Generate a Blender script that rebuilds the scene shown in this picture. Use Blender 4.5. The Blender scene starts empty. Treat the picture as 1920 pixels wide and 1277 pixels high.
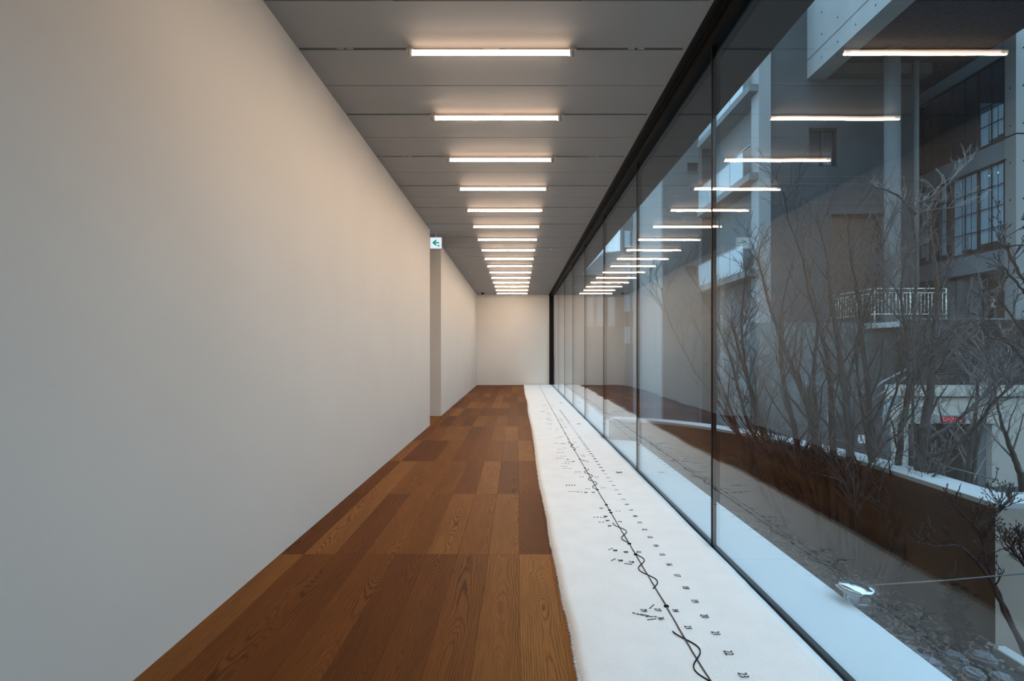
import bpy, math, random
from mathutils import Vector, Matrix, noise as mnoise

S = bpy.context.scene
COL = S.collection
random.seed(7)
CAMZ = 1.41

# ------------------------------------------------------------------ camera
cam = bpy.data.cameras.new('camera')
cam.sensor_width = 36.0
cam.lens = 18.75
cam.shift_x = -10 / 1920
cam.shift_y = 18.5 / 1920
cam.clip_start = 0.05
cam.clip_end = 400
cam_o = bpy.data.objects.new('camera', cam)
cam_o.location = (0, 0, CAMZ)
cam_o.rotation_euler = (math.pi / 2, 0, 0)
COL.objects.link(cam_o)
S.camera = cam_o

# ------------------------------------------------------------------ sky (overcast), exposure
w = bpy.data.worlds.new('overcast_sky')
S.world = w
w.use_nodes = True
nt = w.node_tree
nt.nodes.clear()
wo = nt.nodes.new('ShaderNodeOutputWorld')
bg = nt.nodes.new('ShaderNodeBackground')
tc = nt.nodes.new('ShaderNodeTexCoord')
sp = nt.nodes.new('ShaderNodeSeparateXYZ')
cr = nt.nodes.new('ShaderNodeValToRGB')
cr.color_ramp.elements[0].position = 0.0
cr.color_ramp.elements[0].color = (0.27, 0.36, 0.41, 1)
cr.color_ramp.elements[1].position = 1.0
cr.color_ramp.elements[1].color = (0.54, 0.79, 1.0, 1)
nt.links.new(tc.outputs['Generated'], sp.inputs[0])
nt.links.new(sp.outputs['Z'], cr.inputs[0])
nt.links.new(cr.outputs[0], bg.inputs[0])
bg.inputs[1].default_value = 4.3
nt.links.new(bg.outputs[0], wo.inputs[0])

S.view_settings.view_transform = 'Standard'
S.view_settings.look = 'None'
S.view_settings.gamma = 1.0
S.view_settings.use_curve_mapping = False
S.view_settings.exposure = 0.0
S.cycles.max_bounces = 10
S.cycles.diffuse_bounces = 5
S.cycles.glossy_bounces = 5
S.cycles.transmission_bounces = 6
S.cycles.transparent_max_bounces = 40
S.cycles.caustics_reflective = False
S.cycles.caustics_refractive = False
S.cycles.use_denoising = True
S.cycles.sample_clamp_indirect = 6.0
LAMP_STRENGTH = 156.0


# ------------------------------------------------------------------ materials
def mat(name, color, rough=0.7, metallic=0.0, var=0.0, vscale=2.0, bump=0.0, bscale=40.0, spec=0.5, stretch=(1, 1, 1)):
    m = bpy.data.materials.new(name)
    m.use_nodes = True
    n = m.node_tree.nodes
    l = m.node_tree.links
    b = n['Principled BSDF']
    b.inputs['Base Color'].default_value = (*color, 1)
    b.inputs['Roughness'].default_value = rough
    b.inputs['Metallic'].default_value = metallic
    b.inputs['Specular IOR Level'].default_value = spec
    t = n.new('ShaderNodeTexCoord')
    mp = n.new('ShaderNodeMapping')
    mp.inputs['Scale'].default_value = stretch
    l.new(t.outputs['Object'], mp.inputs[0])
    if var > 0:
        nz = n.new('ShaderNodeTexNoise')
        nz.inputs['Scale'].default_value = vscale
        nz.inputs['Detail'].default_value = 6
        l.new(mp.outputs[0], nz.inputs['Vector'])
        r = n.new('ShaderNodeValToRGB')
        r.color_ramp.elements[0].position = 0.3
        r.color_ramp.elements[1].position = 0.7
        r.color_ramp.elements[0].color = (*[c * (1 - var) for c in color], 1)
        r.color_ramp.elements[1].color = (*[min(1, c * (1 + var)) for c in color], 1)
        l.new(nz.outputs['Fac'], r.inputs[0])
        l.new(r.outputs[0], b.inputs['Base Color'])
    if bump > 0:
        nb = n.new('ShaderNodeTexNoise')
        nb.inputs['Scale'].default_value = bscale
        nb.inputs['Detail'].default_value = 4
        l.new(mp.outputs[0], nb.inputs['Vector'])
        bp = n.new('ShaderNodeBump')
        bp.inputs['Strength'].default_value = bump
        bp.inputs['Distance'].default_value = 0.01
        l.new(nb.outputs['Fac'], bp.inputs['Height'])
        l.new(bp.outputs[0], b.inputs['Normal'])
    return m


def emit(name, color, strength):
    m = bpy.data.materials.new(name)
    m.use_nodes = True
    n = m.node_tree.nodes
    n.remove(n['Principled BSDF'])
    e = n.new('ShaderNodeEmission')
    e.inputs[0].default_value = (*color, 1)
    e.inputs[1].default_value = strength
    m.node_tree.links.new(e.outputs[0], n['Material Output'].inputs[0])
    return m


def glass_mat(name, r0, tint, wave=0.0, refl=(1, 1, 1)):
    """clear pane: Schlick reflection over tinted transmission, float-glass waviness on the reflection"""
    m = bpy.data.materials.new(name)
    m.use_nodes = True
    n = m.node_tree.nodes
    l = m.node_tree.links
    n.remove(n['Principled BSDF'])
    g = n.new('ShaderNodeNewGeometry')
    dot = n.new('ShaderNodeVectorMath'); dot.operation = 'DOT_PRODUCT'
    l.new(g.outputs['Incoming'], dot.inputs[0]); l.new(g.outputs['Normal'], dot.inputs[1])
    ab = n.new('ShaderNodeMath'); ab.operation = 'ABSOLUTE'; l.new(dot.outputs['Value'], ab.inputs[0])
    om = n.new('ShaderNodeMath'); om.operation = 'SUBTRACT'; om.inputs[0].default_value = 1.0; l.new(ab.outputs[0], om.inputs[1])
    pw = n.new('ShaderNodeMath'); pw.operation = 'POWER'; pw.inputs[1].default_value = 5.0; l.new(om.outputs[0], pw.inputs[0])
    ma = n.new('ShaderNodeMath'); ma.operation = 'MULTIPLY_ADD'; ma.inputs[1].default_value = 1 - r0; ma.inputs[2].default_value = r0
    l.new(pw.outputs[0], ma.inputs[0])
    tr = n.new('ShaderNodeBsdfTransparent'); tr.inputs[0].default_value = (*tint, 1)
    gl = n.new('ShaderNodeBsdfGlossy'); gl.inputs['Roughness'].default_value = 0.0; gl.inputs['Color'].default_value = (*refl, 1)
    if wave > 0:
        t = n.new('ShaderNodeTexCoord')
        mp = n.new('ShaderNodeMapping'); mp.inputs['Scale'].default_value = (1, 0.9, 0.55)
        l.new(t.outputs['Object'], mp.inputs[0])
        nz = n.new('ShaderNodeTexNoise'); nz.inputs['Scale'].default_value = 1.1; nz.inputs['Detail'].default_value = 1.5
        l.new(mp.outputs[0], nz.inputs['Vector'])
        bp = n.new('ShaderNodeBump'); bp.inputs['Strength'].default_value = 1.0; bp.inputs['Distance'].default_value = wave
        l.new(nz.outputs['Fac'], bp.inputs['Height']); l.new(bp.outputs[0], gl.inputs['Normal'])
    mx = n.new('ShaderNodeMixShader')
    l.new(ma.outputs[0], mx.inputs[0]); l.new(tr.outputs[0], mx.inputs[1]); l.new(gl.outputs[0], mx.inputs[2])
    l.new(mx.outputs[0], n['Material Output'].inputs[0])
    return m


def wood_mat():
    m = bpy.data.materials.new('oiled_oak')
    m.use_nodes = True
    n = m.node_tree.nodes
    l = m.node_tree.links
    b = n['Principled BSDF']
    t = n.new('ShaderNodeTexCoord')
    oi = n.new('ShaderNodeObjectInfo')
    ofs = n.new('ShaderNodeVectorMath'); ofs.operation = 'SCALE'; ofs.inputs[0].default_value = (37, 61, 17)
    l.new(oi.outputs['Random'], ofs.inputs['Scale'])
    add = n.new('ShaderNodeVectorMath'); add.operation = 'ADD'
    l.new(t.outputs['Object'], add.inputs[0]); l.new(ofs.outputs[0], add.inputs[1])
    def mth(op, a_, b_=None, c_=None):
        k_ = n.new('ShaderNodeMath'); k_.operation = op
        for i_, v_ in enumerate((a_, b_, c_)):
            if v_ is None: continue
            if isinstance(v_, (int, float)): k_.inputs[i_].default_value = v_
            else: l.new(v_, k_.inputs[i_])
        return k_.outputs[0]

    def nse(scale, detail, rough=0.5):
        m_ = n.new('ShaderNodeMapping'); m_.inputs['Scale'].default_value = scale
        l.new(add.outputs[0], m_.inputs[0])
        q_ = n.new('ShaderNodeTexNoise'); q_.inputs['Scale'].default_value = 1.0; q_.inputs['Detail'].default_value = detail
        q_.inputs['Roughness'].default_value = rough
        l.new(m_.outputs[0], q_.inputs['Vector'])
        return q_.outputs['Fac']
    sx = n.new('ShaderNodeSeparateXYZ'); l.new(t.outputs['Object'], sx.inputs[0])
    # growth rings cut flat: distance from a pith line that wanders below the board
    rnd2 = mth('FRACT', mth('MULTIPLY', oi.outputs['Random'], 91.7))
    xo = mth('SUBTRACT', sx.outputs['X'], mth('MULTIPLY_ADD', rnd2, 0.20, -0.10))
    xo = mth('ADD', xo, mth('MULTIPLY_ADD', nse((0.1, 1.6, 1), 2), 0.06, -0.03))
    dep = mth('MULTIPLY_ADD', nse((0.05, 0.85, 1), 1.5), 0.42, -0.17)
    ring = mth('SQRT', mth('ADD', mth('MULTIPLY', xo, xo), mth('MULTIPLY', dep, dep)))
    val = mth('MULTIPLY_ADD', ring, 88.0, mth('MULTIPLY', nse((26, 4.5, 1), 3), 1.5))
    mul = n.new('ShaderNodeMath'); mul.operation = 'MULTIPLY'; mul.inputs[1].default_value = 1.0
    l.new(val, mul.inputs[0])
    pp = n.new('ShaderNodeMath'); pp.operation = 'PINGPONG'; pp.inputs[1].default_value = 0.5
    l.new(mul.outputs[0], pp.inputs[0])
    ramp = n.new('ShaderNodeValToRGB')
    ramp.color_ramp.elements[0].position = 0.02; ramp.color_ramp.elements[0].color = (1, 1, 1, 1)
    ramp.color_ramp.elements[1].position = 0.26; ramp.color_ramp.elements[1].color = (0, 0, 0, 1)
    l.new(pp.outputs[0], ramp.inputs[0])
    # broad patches decide where the cathedral figure shows
    mp2 = n.new('ShaderNodeMapping'); mp2.inputs['Scale'].default_value = (4.0, 0.6, 1)
    l.new(add.outputs[0], mp2.inputs[0])
    nz2 = n.new('ShaderNodeTexNoise'); nz2.inputs['Scale'].default_value = 1.6; nz2.inputs['Detail'].default_value = 2
    l.new(mp2.outputs[0], nz2.inputs['Vector'])
    r2 = n.new('ShaderNodeValToRGB')
    r2.color_ramp.elements[0].position = 0.38; r2.color_ramp.elements[0].color = (0.25, 0.25, 0.25, 1)
    r2.color_ramp.elements[1].position = 0.62; r2.color_ramp.elements[1].color = (0.95, 0.95, 0.95, 1)
    l.new(nz2.outputs['Fac'], r2.inputs[0])
    gm = n.new('ShaderNodeMath'); gm.operation = 'MULTIPLY'
    l.new(ramp.outputs[0], gm.inputs[0]); l.new(r2.outputs[0], gm.inputs[1])
    # fine fibre
    mp3 = n.new('ShaderNodeMapping'); mp3.inputs['Scale'].default_value = (170, 5, 1)
    l.new(add.outputs[0], mp3.inputs[0])
    nz3 = n.new('ShaderNodeTexNoise'); nz3.inputs['Scale'].default_value = 1.0; nz3.inputs['Detail'].default_value = 3
    l.new(mp3.outputs[0], nz3.inputs['Vector'])
    # per plank tone
    tone = n.new('ShaderNodeValToRGB')
    e = tone.color_ramp.elements
    e[0].position = 0.0; e[0].color = (0.125, 0.040, 0.009, 1)
    e[1].position = 1.0; e[1].color = (0.27, 0.112, 0.030, 1)
    k = e.new(0.45); k.color = (0.165, 0.056, 0.012, 1)
    k = e.new(0.75); k.color = (0.21, 0.080, 0.019, 1)
    l.new(oi.outputs['Random'], tone.inputs[0])
    fib = n.new('ShaderNodeMixRGB'); fib.blend_type = 'MULTIPLY'; fib.inputs[0].default_value = 0.55
    rf = n.new('ShaderNodeValToRGB')
    rf.color_ramp.elements[0].position = 0.25; rf.color_ramp.elements[0].color = (0.55, 0.5, 0.45, 1)
    rf.color_ramp.elements[1].position = 0.7; rf.color_ramp.elements[1].color = (1.15, 1.12, 1.1, 1)
    l.new(nz3.outputs['Fac'], rf.inputs[0])
    l.new(tone.outputs[0], fib.inputs[1]); l.new(rf.outputs[0], fib.inputs[2])
    dk = n.new('ShaderNodeMixRGB'); dk.blend_type = 'MIX'
    dk.inputs[2].default_value = (0.030, 0.010, 0.0035, 1)
    fm = n.new('ShaderNodeMath'); fm.operation = 'MULTIPLY'; fm.inputs[1].default_value = 0.82
    l.new(gm.outputs[0], fm.inputs[0])
    l.new(fm.outputs[0], dk.inputs[0]); l.new(fib.outputs[0], dk.inputs[1])
    l.new(dk.outputs[0], b.inputs['Base Color'])
    b.inputs['Roughness'].default_value = 0.5
    b.inputs['Specular IOR Level'].default_value = 0.05
    bp = n.new('ShaderNodeBump'); bp.inputs['Strength'].default_value = 0.12; bp.inputs['Distance'].default_value = 0.002
    l.new(nz3.outputs['Fac'], bp.inputs['Height']); l.new(bp.outputs[0], b.inputs['Normal'])
    return m


PAINT = mat('white_wall_paint', (0.765, 0.73, 0.675), 0.8, bump=0.04, bscale=60, var=0.02, vscale=1.2, spec=0.2)
CEIL = mat('grey_ceiling_panel', (0.36, 0.365, 0.36), 0.6, spec=0.2)
BLACK = mat('black_aluminium', (0.006, 0.006, 0.0065), 0.6, 0.0, spec=0.15)
SLOT = mat('dark_slot', (0.008, 0.008, 0.008), 0.8, spec=0.1)
SEAM = mat('shadow_joint', (0.09, 0.088, 0.085), 0.8)
WOOD = wood_mat()
SUBFLOOR = mat('subfloor', (0.03, 0.015, 0.008), 0.9)
WOOL = mat('white_wool', (0.86, 0.85, 0.83), 0.95, var=0.03, vscale=5, bump=0.55, bscale=130, spec=0.1)
YARN = mat('black_yarn', (0.012, 0.012, 0.015), 0.95, spec=0.1)
GREYYARN = mat('grey_yarn', (0.09, 0.095, 0.10), 0.95, spec=0.1)
PALEYARN = mat('pale_grey_yarn', (0.16, 0.17, 0.18), 0.95, spec=0.1)
GLASS = glass_mat('float_glass', 0.035, (0.87, 0.935, 0.965), 0.0045)
TUBE = emit('glowing_tube', (1.0, 0.78, 0.60), LAMP_STRENGTH)
TUBESIDE = emit('glowing_tube_side', (1.0, 0.72, 0.52), 14.0)
TUBETOP = emit('glowing_tube_back', (1.0, 0.66, 0.45), 5.5)
LAMPCAP = mat('lamp_end_cap', (0.75, 0.68, 0.62), 0.5)
LAMPGREY = mat('lamp_grey_metal', (0.42, 0.41, 0.40), 0.45, 0.4)
CONC = mat('fair_faced_concrete', (0.13, 0.137, 0.14), 0.85, var=0.16, vscale=0.5, bump=0.05, bscale=15, stretch=(1, 1, 0.35))
CONC_PALE = mat('pale_concrete', (0.24, 0.25, 0.255), 0.85, var=0.10, vscale=0.6, stretch=(1, 1, 0.3))
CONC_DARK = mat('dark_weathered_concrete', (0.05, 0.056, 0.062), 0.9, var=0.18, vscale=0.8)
PARAPET = mat('stained_parapet_concrete', (0.06, 0.053, 0.048), 0.9, var=0.35, vscale=1.6, bump=0.1, bscale=25, stretch=(1, 1, 0.4))  # inner face gets little light; that shade is put into the colour
CAP = mat('white_coping_stone', (0.42, 0.435, 0.44), 0.7, var=0.05, vscale=3)
LEDGE = mat('white_ledge_paint', (0.55, 0.58, 0.60), 0.55, var=0.03, vscale=2.5)
SOIL = mat('dark_soil', (0.022, 0.020, 0.021), 0.95, var=0.5, vscale=7, bump=0.8, bscale=30)
LEAF = mat('dead_leaf', (0.11, 0.08, 0.064), 0.9, var=0.5, vscale=4)
IVY = mat('dark_ivy_leaf', (0.010, 0.013, 0.009), 0.8, spec=0.1)
BARK = mat('grey_brown_bark', (0.036, 0.031, 0.032), 0.9, var=0.4, vscale=30, bump=0.5, bscale=80, stretch=(1, 1, 0.3))
TWIG = mat('dry_twig', (0.095, 0.085, 0.088), 0.85)
PALETWIG = mat('pale_twig', (0.22, 0.20, 0.195), 0.8)
DARKTWIG = mat('black_budded_twig', (0.025, 0.022, 0.024), 0.8)
ASPHALT = mat('asphalt', (0.05, 0.052, 0.055), 0.9, var=0.25, vscale=3)
CREAM = mat('cream_render', (0.52, 0.47, 0.41), 0.85, var=0.05, vscale=0.8)
LOUVRE = mat('dark_louvre', (0.035, 0.033, 0.036), 0.6)
BROWN = mat('brown_timber_slat', (0.075, 0.055, 0.05), 0.7)
DOORBROWN = mat('brown_entrance_panel', (0.07, 0.036, 0.025), 0.6)
DARK = mat('dark_opening', (0.012, 0.013, 0.016), 0.8)
STEEL = mat('pale_steel_rail', (0.72, 0.68, 0.58), 0.4, 0.3)
MULL = mat('dark_mullion', (0.02, 0.024, 0.03), 0.5, 0.3)
OGLASS = glass_mat('office_glass', 0.07, (0.78, 0.88, 0.93), 0.002)
BALGLASS = mat('pale_balustrade_glass', (0.30, 0.37, 0.41), 0.25)
BLIND = mat('pale_blind', (0.9, 0.91, 0.92), 0.8)
ROOMDARK = mat('dim_office_interior', (0.06, 0.085, 0.115), 0.9)
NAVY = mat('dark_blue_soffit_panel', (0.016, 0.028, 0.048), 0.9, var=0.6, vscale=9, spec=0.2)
PAPER = mat('white_paper', (0.85, 0.87, 0.9), 0.8)
GREEN = mat('green_print', (0.02, 0.16, 0.09), 0.7)
GREYPRINT = mat('grey_print', (0.16, 0.16, 0.16), 0.7)
WHITEPLASTIC = mat('white_plastic', (0.78, 0.77, 0.74), 0.4)
PIPE = mat('grey_pipe', (0.20, 0.22, 0.235), 0.4, 0.4)
CLEAR = glass_mat('clear_cup_glass', 0.2, (0.93, 0.96, 0.97), 0.0)
FROST = glass_mat('thick_glass_rim', 0.42, (0.66, 0.70, 0.73), 0.0)
CABLE = mat('grey_cable', (0.10, 0.105, 0.11), 0.5)
RED = emit('red_led', (1.0, 0.03, 0.08), 1.7)
SIGNFACE = emit('backlit_sign_face', (0.80, 0.92, 1.0), 0.95)
SIGNGREEN = emit('backlit_sign_green', (0.0, 0.27, 0.21), 1.0)
OFFICELAMP = emit('office_lamp', (1.0, 1.0, 0.92), 2.2)


# ------------------------------------------------------------------ helpers
ORG = {}


def org(o):
    return ORG.get(o.name, Vector((0, 0, 0))) if o else Vector((0, 0, 0))


def tag(o, label=None, cat=None, group=None, kind=None):
    if label: o['label'] = label
    if cat: o['category'] = cat
    if group: o['group'] = group
    if kind: o['kind'] = kind
    return o


def empty(name, loc, label=None, cat=None, group=None, kind=None):
    o = bpy.data.objects.new(name, None)
    o.empty_display_size = 0.1
    o.location = loc
    COL.objects.link(o)
    ORG[o.name] = Vector(loc)
    return tag(o, label, cat, group, kind)


def link(name, me, parent=None, loc=(0, 0, 0)):
    o = bpy.data.objects.new(name, me)
    COL.objects.link(o)
    if parent is not None:
        o.parent = parent
    o.location = loc
    return o


class MB:
    def __init__(s):
        s.v = []; s.f = []; s.sm = []

    def quad(s, a, b, c, d):
        i = len(s.v); s.v += [Vector(a), Vector(b), Vector(c), Vector(d)]; s.f.append((i, i + 1, i + 2, i + 3)); s.sm.append(False)
        return s

    def tri(s, a, b, c):
        i = len(s.v); s.v += [Vector(a), Vector(b), Vector(c)]; s.f.append((i, i + 1, i + 2)); s.sm.append(False)

    def box(s, x0, x1, y0, y1, z0, z1, ch=0.0):
        if ch <= 0:
            i = len(s.v)
            s.v += [Vector(p) for p in ((x0, y0, z0), (x1, y0, z0), (x1, y1, z0), (x0, y1, z0), (x0, y0, z1), (x1, y0, z1), (x1, y1, z1), (x0, y1, z1))]
            for q in ((0, 3, 2, 1), (4, 5, 6, 7), (0, 1, 5, 4), (1, 2, 6, 5), (2, 3, 7, 6), (3, 0, 4, 7)):
                s.f.append(tuple(i + k for k in q)); s.sm.append(False)
        else:  # chamfered along all edges
            xs, ys, zs = (x0, x1), (y0, y1), (z0, z1)
            i = len(s.v)
            idx = {}
            for a in (0, 1):
                for b in (0, 1):
                    for c in (0, 1):
                        sx, sy, sz = (ch if a == 0 else -ch), (ch if b == 0 else -ch), (ch if c == 0 else -ch)
                        P = (xs[a], ys[b], zs[c])
                        idx[(a, b, c, 'x')] = len(s.v); s.v.append(Vector((P[0], P[1] + sy, P[2] + sz)))
                        idx[(a, b, c, 'y')] = len(s.v); s.v.append(Vector((P[0] + sx, P[1], P[2] + sz)))
                        idx[(a, b, c, 'z')] = len(s.v); s.v.append(Vector((P[0] + sx, P[1] + sy, P[2])))
            F = []
            for k in (0, 1):
                F.append([idx[(k, b, c, 'x')] for b, c in ((0, 0), (1, 0), (1, 1), (0, 1))])
                F.append([idx[(a, k, c, 'y')] for a, c in ((0, 0), (1, 0), (1, 1), (0, 1))])
                F.append([idx[(a, b, k, 'z')] for a, b in ((0, 0), (1, 0), (1, 1), (0, 1))])
            for a in (0, 1):
                for b in (0, 1):
                    F.append([idx[(a, b, 0, 'x')], idx[(a, b, 1, 'x')], idx[(a, b, 1, 'y')], idx[(a, b, 0, 'y')]])
                    F.append([idx[(a, 0, b, 'x')], idx[(a, 1, b, 'x')], idx[(a, 1, b, 'z')], idx[(a, 0, b, 'z')]])
                    F.append([idx[(0, a, b, 'y')], idx[(1, a, b, 'y')], idx[(1, a, b, 'z')], idx[(0, a, b, 'z')]])
                    for c in (0, 1):
                        F.append([idx[(a, b, c, 'x')], idx[(a, b, c, 'y')], idx[(a, b, c, 'z')]])
            ctr = Vector(((x0 + x1) / 2, (y0 + y1) / 2, (z0 + z1) / 2))
            for q in F:
                p = [s.v[k] for k in q]
                nn = (p[1] - p[0]).cross(p[2] - p[0])
                if nn.dot(sum(p, Vector()) / len(p) - ctr) < 0: q = q[::-1]
                s.f.append(tuple(q)); s.sm.append(False)
        return s

    def tube(s, path, r, n=6, cap=True, smooth=True):
        path = [Vector(p) for p in path]
        m = len(path)
        rs = r if isinstance(r, (list, tuple)) else [r] * m
        base = len(s.v)
        up = None
        for k in range(m):
            t = (path[min(k + 1, m - 1)] - path[max(k - 1, 0)])
            if t.length < 1e-9: t = Vector((0, 0, 1))
            t.normalize()
            if up is None:
                up = Vector((0, 0, 1)) if abs(t.z) < 0.9 else Vector((1, 0, 0))
            a = t.cross(up)
            if a.length < 1e-4: a = t.cross(Vector((0.3, 1, 0.2)))
            a.normalize()
            b = a.cross(t); up = b
            for j in range(n):
                ang = 2 * math.pi * j / n
                s.v.append(path[k] + (a * math.cos(ang) + b * math.sin(ang)) * rs[k])
        for k in range(m - 1):
            for j in range(n):
                p = base + k * n + j; q = base + k * n + (j + 1) % n
                s.f.append((p, p + n, q + n, q)); s.sm.append(smooth)
        if cap:
            s.f.append(tuple(base + j for j in range(n))); s.sm.append(False)
            s.f.append(tuple(base + (m - 1) * n + j for j in reversed(range(n)))); s.sm.append(False)
        return s

    def lathe(s, c, prof, n=24, smooth=True):
        c = Vector(c); base = len(s.v)
        for r, z in prof:
            for j in range(n):
                a = 2 * math.pi * j / n
                s.v.append(c + Vector((r * math.cos(a), r * math.sin(a), z)))
        for k in range(len(prof) - 1):
            for j in range(n):
                p = base + k * n + j; q = base + k * n + (j + 1) % n
                s.f.append((p, q, q + n, p + n)); s.sm.append(smooth)
        return s

    def prism(s, poly, z0, z1):
        """vertical prism over an (x,y) polygon"""
        m = len(poly); b = len(s.v)
        s.v += [Vector((x, y, z0)) for x, y in poly] + [Vector((x, y, z1)) for x, y in poly]
        s.f.append(tuple(b + k for k in reversed(range(m)))); s.sm.append(False)
        s.f.append(tuple(b + m + k for k in range(m))); s.sm.append(False)
        for k in range(m):
            q = (k + 1) % m
            s.f.append((b + k, b + q, b + m + q, b + m + k)); s.sm.append(False)
        return s

    def build(s, name, m, parent=None, origin=None):
        o_ = org(parent) if parent is not None else (Vector(origin) if origin is not None else Vector((0, 0, 0)))
        me = bpy.data.meshes.new(name)
        me.from_pydata([tuple(p - o_) for p in s.v], [], s.f)
        me.polygons.foreach_set('use_smooth', s.sm)
        me.materials.append(m)
        me.update()
        o = link(name, me, parent, (0, 0, 0) if parent is not None else o_)
        ORG[o.name] = o_
        return o


def struct(name, mb, m, parent=None, origin=None):
    o = mb.build(name, m, parent, origin)
    if parent is None: o['kind'] = 'structure'
    return o


def P(px, py, Y):
    return Vector(((px - 970) / 1000 * Y, Y, CAMZ - (py - 657) / 1000 * Y))


def wall_holes_y(mb, x0, x1, z0, z1, y0, y1, holes):
    """wall slab facing -Y with rectangular holes (xa,xb,za,zb)"""
    xs = sorted({x0, x1, *[h[0] for h in holes], *[h[1] for h in holes]})
    for a, b in zip(xs, xs[1:]):
        cuts = sorted([(h[2], h[3]) for h in holes if h[0] <= a + 1e-6 and h[1] >= b - 1e-6])
        z = z0
        for c, d in cuts:
            if c > z: mb.box(a, b, y0, y1, z, c)
            z = d
        if z < z1: mb.box(a, b, y0, y1, z, z1)
    return mb


def glyph_meshes():
    cache = {}

    def get(txt, size, sx=0.66):
        k = (txt, size, sx)
        if k in cache: return cache[k]
        cu = bpy.data.curves.new('glyph', 'FONT')
        cu.body = txt; cu.size = size; cu.align_x = 'CENTER'; cu.align_y = 'CENTER'; cu.extrude = 0.0012
        cu.resolution_u = 2; cu.offset = -size * 0.018
        o = bpy.data.objects.new('glyph', cu)
        COL.objects.link(o)
        bpy.context.view_layer.update()
        dg = bpy.context.evaluated_depsgraph_get()
        me = bpy.data.meshes.new_from_object(o.evaluated_get(dg))
        bpy.data.objects.remove(o)
        me.transform(Matrix.Diagonal((sx, 1, 1, 1)))
        cache[k] = me
        return me
    return get


GLYPH = glyph_meshes()

# ------------------------------------------------------------------ room dimensions
XL, XG = -1.64, 1.39          # left wall face, inner glass face
Y0, Y1 = -3.0, 21.7           # behind the camera, end wall
ZC = 3.667                    # ceiling
YO0, YO1 = 10.0, 11.46        # opening in the left wall
XLEDGE = 1.86
ZSOIL = -0.73

# ------------------------------------------------------------------ shell
struct('wall_left', MB().box(XL - 0.25, XL, Y0, YO0, 0, ZC + 0.1), PAINT)
struct('wall_left_far', MB().box(XL - 1.9, XL, YO1, Y1, 0, ZC + 0.1), PAINT)
struct('wall_back', MB().box(XL - 1.9, 1.42, Y1, Y1 + 0.25, 0, ZC + 0.1), PAINT)
struct('wall_front', MB().box(XL - 0.25, 1.42, Y0 - 0.25, Y0, 0, ZC + 0.1), PAINT)
lob = MB()
lob.box(XL - 1.9, XL - 1.7, YO0 - 1.2, YO1, 0, ZC + 0.1)
lob.box(XL - 1.7, XL - 0.25, YO0 - 1.4, YO0 - 1.2, 0, ZC + 0.1)
struct('wall_lobby', lob, PAINT)

floor = struct('floor', MB().box(XL - 1.9, 1.42, Y0 - 0.25, Y1 + 0.25, -0.25, -0.012), SUBFLOOR)
# floor planks, stack bonded: columns of 0.213 m, rows of 1.55 m
PW, PL = 0.213, 1.55


def plank_mesh(wd, ln):
    mb = MB(); g = 0.0004; c = 0.0009
    x0, x1, y0, y1 = -wd / 2 + g, wd / 2 - g, -ln / 2 + g, ln / 2 - g
    lo = [(x0, y0), (x1, y0), (x1, y1), (x0, y1)]
    hi = [(x0 + c, y0 + c), (x1 - c, y0 + c), (x1 - c, y1 - c), (x0 + c, y1 - c)]
    mb.v = [Vector((x, y, -0.012)) for x, y in lo] + [Vector((x, y, -c * 0.6)) for x, y in lo] + [Vector((x, y, 0)) for x, y in hi]
    for k in range(4):
        q = (k + 1) % 4
        mb.f += [(k, q, 4 + q, 4 + k), (4 + k, 4 + q, 8 + q, 8 + k)]
    mb.f.append((8, 9, 10, 11))
    mb.sm = [False] * len(mb.f)
    me = bpy.data.meshes.new('plank')
    me.from_pydata([tuple(p) for p in mb.v], [], mb.f)
    me.materials.append(WOOD)
    return me


full = plank_mesh(PW, PL)
xe = 0.013
cols = []
x = xe + PW * 2
while x > XL + 0.01:
    a = max(x - PW, XL)
    cols.append((a, x)); x -= PW
meshes = {}
rr = 0
yb = 3.69 - PL * 3
while yb < Y1:
    ye = min(yb + PL, Y1)
    for ci, (a, b) in enumerate(cols):
        wd, ln = round(b - a, 4), round(ye - yb, 4)
        me = meshes.setdefault((wd, ln), full if (wd, ln) == (round(PW, 4), PL) else plank_mesh(wd, ln))
        link('plank', me, floor, ((a + b) / 2, (yb + ye) / 2, 0))
    yb += PL
# planks running into the side opening
for k in range(8):
    a = XL - PW * (k + 1)
    for (ya, yc) in ((YO0 - 1.2, YO0), (YO0, YO1)):
        if ya < YO0 and k == 0: pass
        me = meshes.setdefault((PW, round(yc - ya, 4)), plank_mesh(PW, yc - ya))
        if a > XL - 1.71: link('plank', me, floor, (a + PW / 2, (ya + yc) / 2, 0))

# ceiling of wide panels with recessed joints
ceil = struct('ceiling', MB().box(XL - 1.9, 1.27, Y0 - 0.25, Y1 + 0.25, ZC + 0.03, ZC + 0.25), SLOT)
SP = 1.106 / 2
YT1 = 3.995                                   # first lighting track in view
seams = []
k = -12
while True:
    y = YT1 + k * SP
    if y > Y1 - 0.1: break
    if y > Y0: seams.append((y, k % 2 == 0))
    k += 1
edges = [Y0] + [y for y, _ in seams] + [Y1]
kinds = [None] + [t for _, t in seams] + [None]
XS = 1.24
for i in range(len(edges) - 1):
    a = edges[i] + (0 if kinds[i] is None else (0.015 if kinds[i] else 0.0045))
    b = edges[i + 1] - (0 if kinds[i + 1] is None else (0.015 if kinds[i + 1] else 0.0045))
    xl = XL - 1.7 if (b > YO0 - 1.3 and a < YO1 + 0.2) else XL
    o = MB().box(xl, XS, a, b, ZC, ZC + 0.03).build('panel', CEIL, ceil)
MB().box(XS, 1.27, Y0, Y1, ZC, ZC + 0.03).build('border_strip', CEIL, ceil)
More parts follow.
